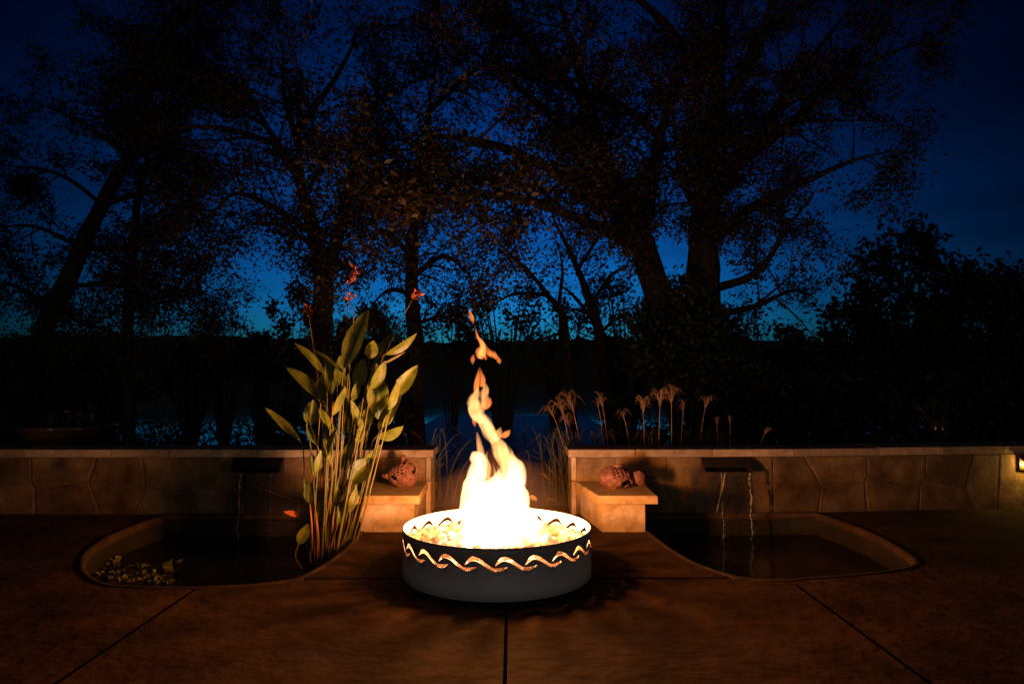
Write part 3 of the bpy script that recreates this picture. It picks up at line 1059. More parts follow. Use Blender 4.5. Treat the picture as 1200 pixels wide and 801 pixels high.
# (base x, base y, tip x, tip y, half width px, twist, material)
LEAVES = [
    (404, 431, 432, 362, 11.5, -.35, 'canna'), (433, 420, 438, 399, 6.5, .5, 'canna'), (438, 427, 458.5, 389, 6.5, -.7, 'canna'),
    (445, 491, 441, 426, 11, .1, 'canna'), (458, 466, 490, 428, 8, .35, 'canna'), (452, 415, 489, 393, 6, 1.0, 'canna'),
    (447, 427, 475, 412, 1.6, .9, 'stalk'), (377, 469, 336, 428, 7.5, .65, 'canna'), (376, 472, 380, 438, 8.5, -.5, 'canna'),
    (388, 462, 384, 418, 6, .4, 'canna'), (404, 439, 365, 405, 4, 1.15, 'canna'), (379, 438, 347, 399, 6, 1.0, 'canna'),
    (364, 498, 368, 468, 9, .2, 'canna'), (379, 496, 381, 473, 7.5, -.3, 'canna'), (390, 486, 405, 453, 4.5, .8, 'canna'),
    (444, 506, 469, 461, 8, -.5, 'canna'), (441, 511, 473, 500, 9, 1.0, 'canna'), (410, 566, 438, 537, 12, -.2, 'canna'),
    (351, 516, 311, 477, 5, .8, 'canna'), (425, 487, 433, 462, 7, .3, 'canna'), (378, 611, 366, 565, 8, -.3, 'canna'),
    (397, 587, 384, 563, 6, .6, 'canna'), (351, 604, 333, 599, 3, .6, 'flower'), (350, 637, 362, 613, 6, .3, 'canna'),
    (370, 553, 379, 525, 5, .5, 'canna'), (385, 532, 394, 501, 5, -.6, 'canna'), (402, 588, 398, 566, 4, .5, 'canna'),
    (413, 470, 421, 444, 5, .9, 'canna'), (399, 470, 409, 430, 5, -1.0, 'canna'), (392, 520, 384, 488, 5, 1.0, 'canna'),
    (418, 520, 425, 492, 5, .9, 'canna'), (431, 470, 437, 440, 6, -.9, 'canna'), (456, 480, 466, 448, 5, .7, 'canna'),
    (407, 505, 398, 475, 5, .4, 'canna'),
    (372, 560, 364, 530, 5, .5, 'canna'), (383, 590, 391, 556, 5, -.4, 'canna'), (398, 550, 408, 520, 5, .6, 'canna'), (410, 540, 420, 508, 5, -.7, 'canna'),
    (388, 545, 380, 512, 4.5, .9, 'canna'), (364, 590, 356, 560, 4.5, .2, 'canna'), (394, 615, 402, 585, 5, .3, 'canna'), (420, 500, 411, 468, 5, .8, 'canna'),
    (371, 520, 360, 492, 5, -.5, 'canna'), (402, 480, 415, 452, 6, -.5, 'canna'), (395, 452, 398, 416, 6, .7, 'canna'), (418, 455, 426, 420, 7, .2, 'canna'),
    (428, 505, 440, 474, 6, -.4, 'canna'), (376, 630, 368, 603, 4.5, .6, 'canna'), (436, 455, 452, 424, 6, .6, 'canna'), (448, 500, 462, 478, 5, .9, 'canna'),
    (410, 600, 418, 570, 4, .3, 'canna'), (386, 500, 374, 478, 5, .9, 'canna'), (424, 545, 446, 520, 5, .8, 'canna'),
]
rr = random.Random(21)
foot = []
for i, (bx, by, tx, ty, hw, tw, mt) in enumerate(LEAVES):
    dy = rr.uniform(-.16, .16)
    Y = PLANT_Y + dy
    b = P(bx, by, Y); t = P(tx, ty, Y + rr.uniform(-.10, .05))
    V, F = leaf_mesh(t, b, hw * 1.28 / FPX * Y, tw, rr.uniform(-.25, .12), rr.uniform(.15, .5), i)
    LV, LF = V, F
    # its stalk down into the water
    gx = 378 + (bx - 388) * .22 + rr.uniform(-7, 7)
    g = P(gx, 655, Y * .5 + PLANT_Y * .5)
    g.z = WATER_Z - .25
    mid = b.lerp(g, .55) + Vector((rr.uniform(-.03, .03), 0, 0))
    drop = Vector((b.x + (b - t).normalized().x * .05, b.y, b.z - .10))
    pts = smooth_path([tuple(b), tuple(drop), tuple(mid), tuple(g)], 5)
    r0 = rr.uniform(.0036, .0055)
    rads = [r0 * (.75 + 1.0 * k / len(pts)) for k in range(len(pts))]
    V, F = tube([Vector(p) for p in pts], rads, 6)
    stk = mesh_obj('leaf_stalk', V, F, M['stalk'], canna, smooth=True)
    mesh_obj('leaf', LV, LF, M[mt], stk, smooth=True)
# thick red sheaths at the foot of the clump, and bare canes
for k, (x0, y0, x1, y1, r, mt) in enumerate(((371, 652, 372, 600, .022, 'stalk_red'), (376, 648, 379, 540, .016, 'stalk_red'), (384, 652, 388, 580, .016, 'stalk_red'),
                                             (388, 655, 396, 590, .015, 'stalk_red'), (394, 652, 408, 560, .014, 'stalk'), (366, 648, 362, 590, .012, 'stalk_red'),
                                             (380, 640, 386, 560, .014, 'stalk_red'), (386, 600, 410, 455, .009, 'stalk'), (389, 560, 391, 470, .009, 'stalk_red'),
                                             (392, 650, 391, 565, .014, 'stalk_red'), (400, 640, 424, 480, .007, 'stalk'), (398, 640, 416, 480, .007, 'stalk'))):
    Y = PLANT_Y + rr.uniform(-.15, .1)
    a, b = P(x0, y0 + 14, Y), P(x1, y1, Y)
    pts = [a.lerp(b, t) + Vector((.012 * math.sin(t * 4 + k), 0, 0)) for t in np.linspace(0, 1, 7)]
    V, F = tube(pts, [r * (1.1 - .55 * t) for t in np.linspace(0, 1, 7)], 8)
    mesh_obj('cane', V, F, M[mt], canna, smooth=True)
# flowering stems
for k, (keys, fx, fy) in enumerate((([(398, 560), (404, 440), (407, 380), (409, 330)], 414, 318), ([(420, 520), (448, 425), (462, 392), (484, 349)], 489, 345), ([(384, 560), (372, 440), (364, 385), (362, 368)], 361, 362), ([(405, 470), (414, 380), (411, 352)], 413, 347))):
    Y = PLANT_Y + (-.05, .08, .15, 0)[k]
    pts = [P(q[0], q[1], Y) for q in smooth_path(keys, 4)]
    V, F = tube(pts, [.0055 - .003 * i / len(pts) for i in range(len(pts))], 5)
    stk = mesh_obj('flower_stem', V, F, M['stalk'], canna, smooth=True)
    mb = MB()
    d0 = (P(fx, fy, Y) - pts[-1])
    for j in range((44, 34, 14, 8)[k]):
        s = pts[-1] + d0 * rr.uniform(-.2, 1.3) * 1.0
        dv = Vector((rr.gauss(d0.normalized().x, .6), rr.gauss(0, .6), rr.gauss(.5, .6))).normalized()
        L = rr.uniform(.03, .065)
        V, F = leaf_mesh(s + dv * L, s, L * .22, rr.uniform(0, 3), .2, .3, j, 3, 1)
        mb.add(V, F)
    mb.build('flower', M['flower'], stk, smooth=True)
tag(canna, 'tall clump of broad-leaved canes with red flower heads standing in the pond', 'pond plant')

# floating leaves near the pond's outer end
def rosette(px, py, r, n, label, up=.5):
    c = G(px, py, WATER_Z + .004)
    root = empty('water_plant', c)
    q = random.Random(int(px * 7 + py))
    for k in range(n):
        a = 2 * math.pi * k / n + q.uniform(-.4, .4)
        L = r * q.uniform(.7, 1.15)
        d = Vector((math.cos(a), math.sin(a), q.uniform(.15, up))).normalized()
        V, F = leaf_mesh(c + d * L, c + d * .008, L * q.uniform(.3, .42), q.uniform(-.5, .5), q.uniform(-.2, .2), .25, k, 5, 2)
        mesh_obj('leaf', V, F, M['lily'], root, smooth=True)
    if label: tag(root, label, 'water plant', None)
    return root


SMALL = [(118, 672), (127, 666), (136, 671), (131, 660), (146, 668), (150, 675), (158, 663), (142, 678), (165, 671), (173, 664), (178, 674), (168, 679), (187, 668), (190, 677), (126, 678), (156, 681), (180, 681), (198, 682)]
for x, y in SMALL:
    tag(rosette(x, y, .045, 5, None), 'small pale rosette floating crowded against the pond edge', 'water plant', 'small floating rosettes')
rosette(134, 657, .075, 4, 'larger drooping floating leaf cluster at the tip of the rosettes', .7)
rosette(207, 668, .12, 4, 'large pale upright leaf pair floating at the rosettes toward the canes', 1.6)
rosette(190, 688 - 6, .07, 4, 'pale floating leaf fan touching the pond rim below the upright leaf pair', .9)
for x, y in ((140, 628), (160, 622), (165, 628)):
    tag(rosette(x, y, .06, 4, None), 'dim floating leaf tuft against the far curved pond rim', 'water plant', 'floating tufts at the curved rim')

# ================================================================== CLAY ORNAMENTS
def clay_fish(name, c, size, yaw, parts, label):
    """hollow pierced clay fish: body with lattice holes, fins, eye holes"""
    root = empty(name, c)
    rx, ry, rz = size
    bm = bmesh.new()
    nu, nv = 84, 48
    rot = Matrix.Rotation(yaw, 3, 'Z')
    grid = []
    for i in range(nv + 1):
        th = math.pi * i / nv
        row = []
        for k in range(nu):
            ph = 2 * math.pi * k / nu
            x = math.cos(th)
            w = math.sin(th) ** parts.get('pw', .85) * (1 + .18 * math.cos(th))
            p = Vector((x * rx, w * math.cos(ph) * ry, w * math.sin(ph) * rz))
            p *= 1 + .09 * mnoise.noise(p * 14) + .05 * mnoise.noise(p * 40)
            row.append(bm.verts.new(rot @ p + Vector(c) + Vector((0, 0, rz * .86))))
        grid.append(row)
    for i in range(nv):
        for k in range(nu):
            t, ph = (i + .5) / nv, 2 * math.pi * (k + .5) / nu
            hole = False
            if parts['band'][0] < t < parts['band'][1] and math.sin(ph) > .12:      # diamond lattice over the back
                a, b = (i % 4), (k % 4)
                hole = a in (1, 2) and ((k + 2 * (i // 4)) % 4) in (1, 2)
            for (et, ep, er) in parts['eyes']:
                if math.hypot((t - et) * 3.1, math.remainder(ph - ep, 2 * math.pi)) < er: hole = True
            if hole: continue
            k2 = (k + 1) % nu
            f = [grid[i][k], grid[i][k2], grid[i + 1][k2], grid[i + 1][k]]
            bm.faces.new(f)
    bmesh.ops.remove_doubles(bm, verts=bm.verts, dist=.0002)
    for v in [v for v in bm.verts if not v.link_faces]: bm.verts.remove(v)
    o = bm_obj('body', bm, M['terracotta'], root, smooth=True)
    md = o.modifiers.new('thick', 'SOLIDIFY'); md.thickness = .007; md.offset = -1
    C = Vector(c) + Vector((0, 0, rz * .86))
    for nm, outline, th in parts['fins']:
        # outline in the fish's own x-z plane
        bm = bmesh.new()
        vs1 = [bm.verts.new(rot @ Vector((p[0] * rx, p[1] * ry - th, p[2] * rz)) + C) for p in outline]
        vs2 = [bm.verts.new(rot @ Vector((p[0] * rx, p[1] * ry + th, p[2] * rz)) + C) for p in outline]
        bm.faces.new(vs1); bm.faces.new(vs2[::-1])
        for i in range(len(outline)):
            j = (i + 1) % len(outline)
            bm.faces.new((vs1[i], vs2[i], vs2[j], vs1[j]))
        bmesh.ops.bevel(bm, geom=bm.edges[:], offset=.003, segments=2, affect='EDGES')
        bm_obj(nm, bm, M['terracotta'], root, smooth=True)
    if parts.get('ring'):
        x, y, z, r = parts['ring']
        ctr = rot @ Vector((x * rx, y * ry, z * rz)) + C
        pts = [ctr + Vector((r * math.cos(a), .01 * math.sin(a), r * 1.15 * math.sin(a))) for a in np.linspace(0, 2 * math.pi, 25)]
        V, F = tube(pts, [.009] * 25, 8, False)
        mesh_obj('loop_handle', V, F, M['terracotta'], root, smooth=True)
    tag(root, label, 'ornament')


cl = P(472, 562, 6.02); cl.z = .303
clay_fish('clay_fish', cl, (.135, .10, .112), R(15), {'pw': 1.15,
    'band': (.46, .80), 'eyes': [(.22, 2.75, .34), (.76, 3.1, .2), (.70, 3.3, .2)],
    'fins': [('fin', [(-.15, 0, .8), (-.1, .1, 1.5), (.15, .1, 1.62), (.4, 0, .85)], .012),
             ('tail', [(-.8, 0, .25), (-1.35, 0, .12), (-1.28, 0, -.1), (-.75, 0, -.3)], .016)],
    'ring': (.45, -.75, .62, .055)}, 'pierced clay fish with a loop handle, on the bench beside the pond plants')
cr_ = P(723, 572, 5.95); cr_.z = .303
clay_fish('clay_fish', cr_, (.15, .11, .1), R(193), {
    'band': (.34, .74), 'eyes': [(.58, -.35, .22), (.66, -.3, .22), (.60, -.7, .18), (.72, -.65, .18)],
    'fins': [('fin', [(-.3, .1, .75), (-.35, .2, 1.18), (-.05, .3, 1.3), (.25, .2, 1.12), (.3, .1, .75)], .012),
             ('tail', [(-.8, .15, .35), (-1.25, .25, .62), (-1.62, .3, .3), (-1.75, .3, -.55), (-1.35, .2, -.72), (-.85, .1, -.2)], .018)],
    }, 'pierced clay fish with a broad flat tail and no loop, lying on a bench')

# ================================================================== PLUMED GRASSES BEHIND THE WALL
def grass_stalk(mb_st, mb_pl, base, top, droop, n, L, seed):
    q = random.Random(seed)
    ctrl = base.lerp(top, .55) + Vector(((base.x - top.x) * .18, 0, .02))
    pts = []
    for i in range(9):
        t = i / 8
        pts.append(base * (1 - t) ** 2 + ctrl * 2 * t * (1 - t) + top * t * t)
    V, F = tube(pts, [.0042 - .002 * i / 8 for i in range(9)], 4)
    mb_st.add(V, F)
    ax = (pts[-1] - pts[-3]).normalized()
    for k in range(int(n * .7)):
        t = q.uniform(0, 1)
        s = top - ax * (L * .55 * t)
        a = q.uniform(0, 2 * math.pi)
        out = Vector((math.cos(a), math.sin(a) * .8, 0))
        l = L * q.uniform(.45, 1.0) * (.5 + .5 * t)
        p0 = s
        p1 = s + ax * l * .5 + out * l * .18
        p2_ = s + ax * l * .72 + out * l * .4
        p3 = p2_ + out * l * .28 * droop + Vector((0, 0, -l * .34 * droop))
        V, F = tube([p0, p1, p2_, p3], [.0016, .0018, .0015, .0005], 3, False)
        mb_pl.add(V, F)


def plume_grass(stalks, blades, Y, label, seed, group=None):
    q = random.Random(seed)
    b0 = P(stalks[0][0], 520, Y)
    zg = terrain_z(b0.x, Y)
    root = empty('plume_grass', (b0.x, Y, zg))
    for i, (bx, by, tx, ty, droop, n, L) in enumerate(stalks):
        st, pl = MB(), MB()
        Yi = Y + q.uniform(-.12, .12)
        a, b = P(bx, by, Yi), P(tx, ty, Yi)
        low = Vector((a.x + (a.x - b.x) * .1, Yi, terrain_z(a.x, Yi) - .02))
        V, F = tube([low, a], [.0045, .0042], 4); st.add(V, F)
        grass_stalk(st, pl, a, b, droop, n, L, seed * 10 + i)
        so = st.build('stalk', M['plume'], root)
        pl.build('plume', M['plume'], so)['kind'] = 'stuff'
    mb = MB()
    for k in range(blades):
        x = b0.x + q.gauss(0, .16); y = Y + q.uniform(-.2, .2)
        z = terrain_z(x, y)
        h = q.uniform(.45, .95); lean = Vector((q.gauss(0, .25), q.gauss(0, .12), 0))
        p = [Vector((x, y, z)), Vector((x, y, z + h * .6)) + lean * .25, Vector((x, y, z + h * .92)) + lean * .8, Vector((x, y, z + h * .8)) + lean * 1.5]
        path = smooth_path([tuple(v) for v in p], 3)
        V, F = [], []
        for i, c in enumerate(path):
            w = .006 * (1 - i / len(path)) + .0008
            V += [(c[0] - w, c[1], c[2]), (c[0] + w, c[1] + .002, c[2])]
        F = [(2 * i, 2 * i + 1, 2 * i + 3, 2 * i + 2) for i in range(len(path) - 1)]
        mb.add(V, F)
    o = mb.build('blades', M['grass'], root); o['kind'] = 'stuff'
    tag(root, label, 'grass plant', group or 'plumed grasses behind the wall')
    return root


plume_grass([(668, 524, 655, 472, 1.4, 34, .26), (680, 524, 667, 466, 1.2, 36, .27), (672, 524, 664, 490, 1.4, 24, .2), (660, 524, 645, 480, 1.5, 16, .2)], 40, 7.05,
            'arching clump of drooping feathery plumes beside the open wall end', 1)
plume_grass([(712, 520, 704, 466, .5, 26, .22), (707, 520, 700, 470, .5, 14, .18)], 26, 7.15, 'narrow upright pair of feathery plumes next to the arching clump', 2)
plume_grass([(737, 520, 730, 484, 1.5, 12, .18)], 24, 7.25, 'short faint drooping plume between the narrow pair and the palm-like plumes', 3)
plume_grass([(755, 520, 753, 470, 1.0, 44, .22), (772, 520, 774, 462, 1.0, 46, .24), (787, 520, 787, 458, 1.0, 50, .25)], 30, 7.0, 'three tall palm-like plumes on bare straight stalks behind the wall', 4)
plume_grass([(798, 520, 802, 474, 1.2, 14, .2), (821, 512, 829, 468, .8, 20, .2)], 26, 7.25, 'leaning plume standing alone past the three palm-like plumes', 5)
plume_grass([(841, 522, 840, 490, .3, 8, .14), (855, 522, 856, 490, .3, 10, .14)], 20, 7.2, 'pair of short dim grass heads above the spillway', 6)
plume_grass([(891, 523, 899, 504, .6, 22, .12)], 16, 7.0, 'small bent grass head past the spillway', 7)
# in the gap, down beside the path
plume_grass([(667, 600, 638, 556, .5, 22, .1), (660, 600, 655, 570, 1.3, 18, .15), (664, 600, 648, 585, 1.4, 16, .14)], 40, 7.0, 'grass tuft with one long slanting seed head beside the path in the gap', 8, 'grass tufts in the wall gap')
plume_grass([(508, 590, 516, 545, .5, 10, .1), (528, 600, 538, 560, .8, 8, .12)], 34, 7.15, 'dim leafy grass tuft in the wall gap toward the pond plants', 9, 'grass tufts in the wall gap')

# ================================================================== BOWL, URN, LAMP
bc = P(75, 524, 7.35)
bowl = empty('bowl_planter', (bc.x, bc.y, terrain_z(bc.x, bc.y)))
zb = bc.z - .02
MB().lathe((bc.x, bc.y, zb), [(.0, -.02), (.2, -.02), (.30, .02), (.40, .09), (.46, .17), (.485, .225), (.50, .232), (.50, .262), (.475, .265), (.46, .23), (.43, .2), (0, .2)], 48).build('bowl', M['glaze'], bowl, True)
MB().lathe((bc.x, bc.y, 0), [(.2, terrain_z(bc.x, bc.y) - .03), (.2, -.05), (.16, .0), (.16, zb - .05), (.22, zb - .021)], 24).build('pedestal', M['glaze'], bowl, True)
q = random.Random(4)
for k in range(26):
    mb = MB()
    a, r = q.uniform(0, 6.28), q.uniform(0, .36)
    s = Vector((bc.x + r * math.cos(a), bc.y + r * math.sin(a), zb + .19))
    d = Vector((q.gauss(0, .4), q.gauss(0, .4), 1)).normalized()
    L = q.uniform(.12, .24)
    V, F = leaf_mesh(s + d * L, s, .028, q.uniform(0, 3), .2, .3, k, 5, 2)
    mesh_obj('leaf', V, F, M['leaf_dark'], bowl, smooth=True)
for fx, fy in ((79, 483), (92, 485), (60, 488), (108, 487)):
    p = P(fx, fy, 7.3)
    mb = MB()
    for j in range(9):
        d = Vector((q.gauss(0, 1), q.gauss(0, 1), q.gauss(.5, .6))).normalized()
        V, F = leaf_mesh(p + d * .03, p, .010, q.uniform(0, 3), .2, .3, j, 3, 1); mb.add(V, F)
    V, F = tube([p, Vector((p.x, p.y + .03, zb + .2))], [.003, .003], 4); mb.add(V, F)
    mb.build('flower', M['flower'], bowl, smooth=True)
tag(bowl, 'wide dark glazed bowl planter with dim red flowers behind the wall', 'planter')

uc = P(1100, 524, 8.6)
urn = empty('garden_urn', (uc.x, uc.y, terrain_z(uc.x, uc.y)))
MB().lathe((uc.x, uc.y, uc.z), [(0, -.02), (.10, -.02), (.10, .0), (.05, .03), (.06, .07), (.13, .15), (.155, .24), (.13, .30), (.15, .33), (.17, .335), (.17, .355), (.12, .35), (.1, .3), (0, .29)], 32).build('vase', M['glaze'], urn, True)
MB().box((uc.x - .15, uc.y - .15, terrain_z(uc.x, uc.y) - .05), (uc.x + .15, uc.y + .15, uc.z - .02)).build('plinth', M['cap'], urn)
mb = MB()
for k in range(60):
    s = Vector((uc.x + q.gauss(0, .05), uc.y + q.gauss(0, .05), uc.z + .3))
    d = Vector((q.gauss(0, .5), q.gauss(0, .5), 1)).normalized()
    L = q.uniform(.15, .35)
    V, F = leaf_mesh(s + d * L, s, .018, q.uniform(0, 3), -.3, .3, k, 4, 1); mb.add(V, F)
o = mb.build('foliage', M['leaf_dark'], urn, smooth=True); o['kind'] = 'stuff'
tag(urn, 'small dark urn on a plinth, dim behind the far end of the wall', 'urn')

# hooded wall lamp
lx = 4.98
lyy = wall_y(lx)
lamp = empty('wall_lamp', (lx, lyy, .4))
MB().box((lx - .06, lyy - .045, .36), (lx + .06, lyy - .02, .50)).build('back_plate', M['brass'], lamp)
bm = bmesh.new()
prof = [(lyy - .046, .50), (lyy - .13, .455), (lyy - .13, .445), (lyy - .046, .485)]
va = [bm.verts.new((lx - .075, p[0], p[1])) for p in prof]; vb = [bm.verts.new((lx + .075, p[0], p[1])) for p in prof]
bm.faces.new(va); bm.faces.new(vb[::-1])
for i in range(4):
    j = (i + 1) % 4
    bm.faces.new((va[i], vb[i], vb[j], va[j]))
bm_obj('hood', bm, M['brass'], lamp)
em, en, el, eb = mat_base('lamp_bulb')
eb.inputs['Emission Color'].default_value = (1, .62, .16, 1); eb.inputs['Emission Strength'].default_value = 5
bm = bmesh.new(); bmesh.ops.create_uvsphere(bm, u_segments=16, v_segments=10, radius=.016)
for v in bm.verts: v.co += Vector((lx, lyy - .085, .437))
bm_obj('bulb', bm, em, lamp, True)
ld = bpy.data.lights.new('lamp_light', 'POINT'); ld.energy = 4.0; ld.color = (1, .62, .12); ld.shadow_soft_size = .017
lob = bpy.data.objects.new('lamp_light', ld); col.objects.link(lob); lob.location = (lx, lyy - .085, .41)
lob.parent = lamp; lob.matrix_parent_inverse = lamp.matrix_basis.inverted()
tag(lamp, 'hooded brass lamp glowing yellow on the wall', 'lamp')
# ================================================================== TREES
def leaves_np(centres, normals_seed, size, rs, aspect=2.1, droop=.25):
    """many small pointed leaves: 6 verts, two quads folded on the midrib"""
    n = len(centres)
    d = rs.normal(size=(n, 3)); d[:, 2] -= droop
    d /= np.linalg.norm(d, axis=1, keepdims=True)
    u = np.cross(d, rs.normal(size=(n, 3))); u /= np.linalg.norm(u, axis=1, keepdims=True)
    w = np.cross(d, u)
    L = size * rs.uniform(.65, 1.35, (n, 1))
    W = L / aspect * .5
    c = np.asarray(centres)
    b = c; t = c + d * L
    m1 = c + d * L * .38
    l_ = m1 + u * W + w * W * .25; r_ = m1 - u * W + w * W * .25
    V = np.stack([b, l_, t, r_], 1).reshape(-1, 3)
    F = np.arange(n * 4).reshape(n, 4)
    return V, F


def make_tree(name, limbs, Y0, label, seed, leaf_mat, leaf=.085, sec_step=.30, sec_len=(.6, 1.5), twigs=6, per=12, group='trees along the lake bank', up=.15, spread=.16, min_t=.0, gap=.35, lscale=.9):
    """limbs: list of [(px, py, radius, depth offset), ...]; the first is the trunk"""
    rs = np.random.default_rng(seed)
    q = random.Random(seed)
    b0 = P(limbs[0][0][0], limbs[0][0][1], Y0)
    zg = terrain_z(b0.x, Y0)
    root = empty(name, (b0.x, Y0, zg))
    mb, tw = MB(), MB()
    cents = []
    for li_, keys in enumerate(limbs):
        p3 = [tuple(P(k[0], k[1], Y0 + k[3])) + (k[2],) for k in keys]
        if li_ == 0:
            f = p3[0]
            p3 = [(f[0] - (p3[1][0] - f[0]) * .2, f[1], min(zg - .1, f[2] - .05), f[3] * 1.35)] + p3
        sp = smooth_path(p3, 6)
        pts = [Vector(s[:3]) + Vector((mnoise.noise(Vector(s[:3]) * 1.3), mnoise.noise(Vector(s[:3]) * 1.3 + Vector((9, 0, 0))), 0)) * .05 for s in sp]
        rad = [max(s[3] * (1 - .85 * (si / (len(sp) - 1)) ** 3), .006) * (1 + .12 * mnoise.noise(Vector(s[:3]) * 4)) for si, s in enumerate(sp)]
        V, F = tube(pts, rad, 10 if rad[0] > .1 else 6)
        mb.add(V, F)
        # secondary branches
        acc = 0
        total = sum((pts[i + 1] - pts[i]).length for i in range(len(pts) - 1))
        dist = 0
        for i in range(len(pts) - 1):
            seg = pts[i + 1] - pts[i]
            dist += seg.length
            tt = dist / max(total, .01)
            if li_ == 0 and pts[i].z < zg + (.5 if rad[i] > .2 else 2.0): continue
            if tt < min_t: continue
            acc += seg.length
            step = sec_step * (.32 if rad[i] > .2 else 1)
            while acc > step:
                acc -= step * q.uniform(.7, 1.3)
                if tt < .8 and mnoise.noise(pts[i] * .55 + Vector((seed, 0, 0))) < -gap: continue
                ax = seg.normalized()
                o = ax.cross(Vector((q.gauss(0, 1), q.gauss(0, 1), q.gauss(0, 1))))
                if o.length < .05: continue
                o.normalize()
                dr = (o + ax * q.uniform(.2, .9) + Vector((0, 0, up))).normalized()
                L = q.uniform(*sec_len) * (.55 if rad[i] > .2 else 1)
                bend = Vector((q.gauss(0, .25), q.gauss(0, .25), q.gauss(-.1, .25)))
                sp2 = [pts[i] + dr * (L * t) + bend * (L * t * t * .6) for t in (0, .25, .5, .75, 1)]
                r2 = min(rad[i] * .5, .012 + .012 * L)
                V, F = tube(sp2, [r2 * (1 - .8 * t) for t in (0, .25, .5, .75, 1)], 4, False)
                mb.add(V, F)
                for k in range(twigs):
                    t = q.uniform(.25, 1)
                    s = sp2[0].lerp(sp2[-1], t) + bend * (L * (t * t - t) * .6)
                    d2 = (dr * q.uniform(.2, 1) + Vector((q.gauss(0, .7), q.gauss(0, .7), q.gauss(-.05, .5)))).normalized()
                    l2 = q.uniform(.25, .65)
                    e = s + d2 * l2 + Vector((0, 0, -.06))
                    V, F = tube([s, s.lerp(e, .5) + Vector((0, 0, .03)), e], [.006, .0045, .002], 3, False)
                    tw.add(V, F)
                    m = max(2, int(per * q.uniform(.4, 1.5)))
                    base = np.array(s)[None] + (np.array(e - s)[None]) * rs.uniform(.15, 1.1, (m, 1))
                    cents.append(base + rs.normal(0, spread * .6, (m, 3)))
    mb.build('trunk', M['bark'], root, smooth=True)
    tw.build('twigs', M['bark'], root)['kind'] = 'stuff'
    if cents:
        c = np.concatenate(cents)
        # leaves gather in clumps with open gaps between them
        kp = [mnoise.noise(Vector(v) * 1.25 + Vector((seed, 0, 0))) > -.02 or q.random() < .2 for v in c]
        c = c[np.array(kp)]
        V, F = leaves_np(c, seed, leaf * lscale, rs)
        np_obj('crown', V, F, leaf_mat, root)
    tag(root, label, 'tree', group)
    return root


T1 = [
    [(828, 520, .46, 0), (826, 420, .42, 0), (822, 330, .37, 0), (826, 250, .34, 0), (835, 160, .29, 0), (842, 60, .24, 0), (848, -80, .17, 0), (850, -220, .1, 0)],
    [(812, 440, .36, 0), (780, 370, .33, -.1), (752, 285, .27, -.3), (722, 215, .2, -.6), (695, 140, .16, -.9), (668, 50, .12, -1.2), (645, -60, .08, -1.5)],
    [(750, 280, .14, -.3), (766, 205, .13, -.5), (775, 150, .11, -.6), (800, 80, .08, -.8), (830, 10, .06, -1)],
    [(772, 160, .08, -.6), (735, 130, .08, -.8), (700, 115, .06, -1), (640, 100, .04, -1.4)],
    [(742, 265, .15, -.4), (690, 225, .12, -1.2), (630, 190, .09, -2.2), (560, 165, .07, -3.2), (490, 158, .04, -4), (420, 165, .03, -4.5)],
    [(752, 290, .13, -.3), (690, 262, .1, -1.4), (620, 235, .07, -2.8), (550, 228, .05, -3.9), (480, 236, .03, -4.7), (430, 245, .02, -5)],
    [(715, 205, .1, -.7), (640, 130, .08, -1.5), (570, 70, .06, -2.2), (500, 30, .04, -2.8)],
    [(690, 125, .09, -1), (610, 40, .07, -1.8), (540, -20, .04, -2.4)],
    [(832, 215, .18, 0), (885, 165, .14, -.3), (925, 110, .1, -.6), (965, 50, .07, -.9), (1010, -10, .05, -1.2)],
    [(850, 205, .12, 0), (920, 150, .09, -.4), (985, 95, .07, -.7), (1050, 60, .05, -1), (1110, 45, .03, -1.2)],
    [(828, 290, .12, 0), (880, 245, .1, -.4), (950, 210, .07, -.8), (1010, 185, .05, -1.1), (1060, 175, .03, -1.3)],
    [(830, 340, .1, 0), (885, 320, .08, -.2), (925, 265, .06, -.4), (960, 215, .04, -.6)],
    [(828, 370, .09, 0), (880, 360, .07, .2), (930, 340, .05, .3), (960, 350, .03, .4)],
    [(838, 130, .14, 0), (880, 70, .11, -.3), (905, 0, .08, -.6), (930, -80, .05, -.8)],
    [(838, 100, .13, 0), (790, 40, .1, -.5), (740, -10, .07, -1), (690, -60, .04, -1.4)],
    [(826, 250, .1, 0), (800, 210, .08, -.5), (780, 60, .05, -1.2)],
]
T1 = [[(x, y, r * .86, d) for x, y, r, d in limb] for limb in T1]
make_tree('broadleaf_tree', T1, 12.3, 'huge thick-trunked forked tree spreading over the whole terrace', 101, M['leaf'], .085, .17, (.6, 1.7), 10, 42, gap=.18)
T2 = [
    [(378, 520, .2, 0), (376, 420, .19, 0), (381, 335, .17, 0), (366, 265, .13, 0), (350, 212, .11, 0), (322, 165, .085, -.1), (292, 115, .06, -.2), (270, 60, .04, -.3)],
    [(381, 335, .13, 0), (396, 270, .11, -.1), (412, 205, .09, -.2), (424, 145, .07, -.4), (448, 110, .05, -.6), (470, 60, .03, -.8)],
    [(352, 215, .07, 0), (346, 160, .06, -.2), (332, 105, .05, -.3), (335, 40, .03, -.5)],
    [(368, 275, .06, 0), (315, 240, .05, -.2), (270, 228, .035, -.4), (235, 275, .02, -.5), (215, 320, .012, -.5)],
    [(372, 290, .05, 0), (320, 262, .035, -.2), (280, 265, .02, -.3)],
    [(408, 215, .06, -.2), (440, 180, .05, -.6), (480, 175, .04, -1)],
    [(395, 270, .06, -.1), (430, 240, .05, -.5), (480, 235, .03, -1), (530, 240, .02, -1.6)],
    [(325, 170, .05, -.1), (260, 150, .04, -.5), (200, 150, .025, -.8), (160, 165, .02, -1)],
    [(300, 125, .05, -.2), (230, 90, .04, -.6), (170, 70, .025, -1)],
    [(345, 160, .05, -.2), (400, 80, .04, -.7), (430, 10, .03, -1)],
]
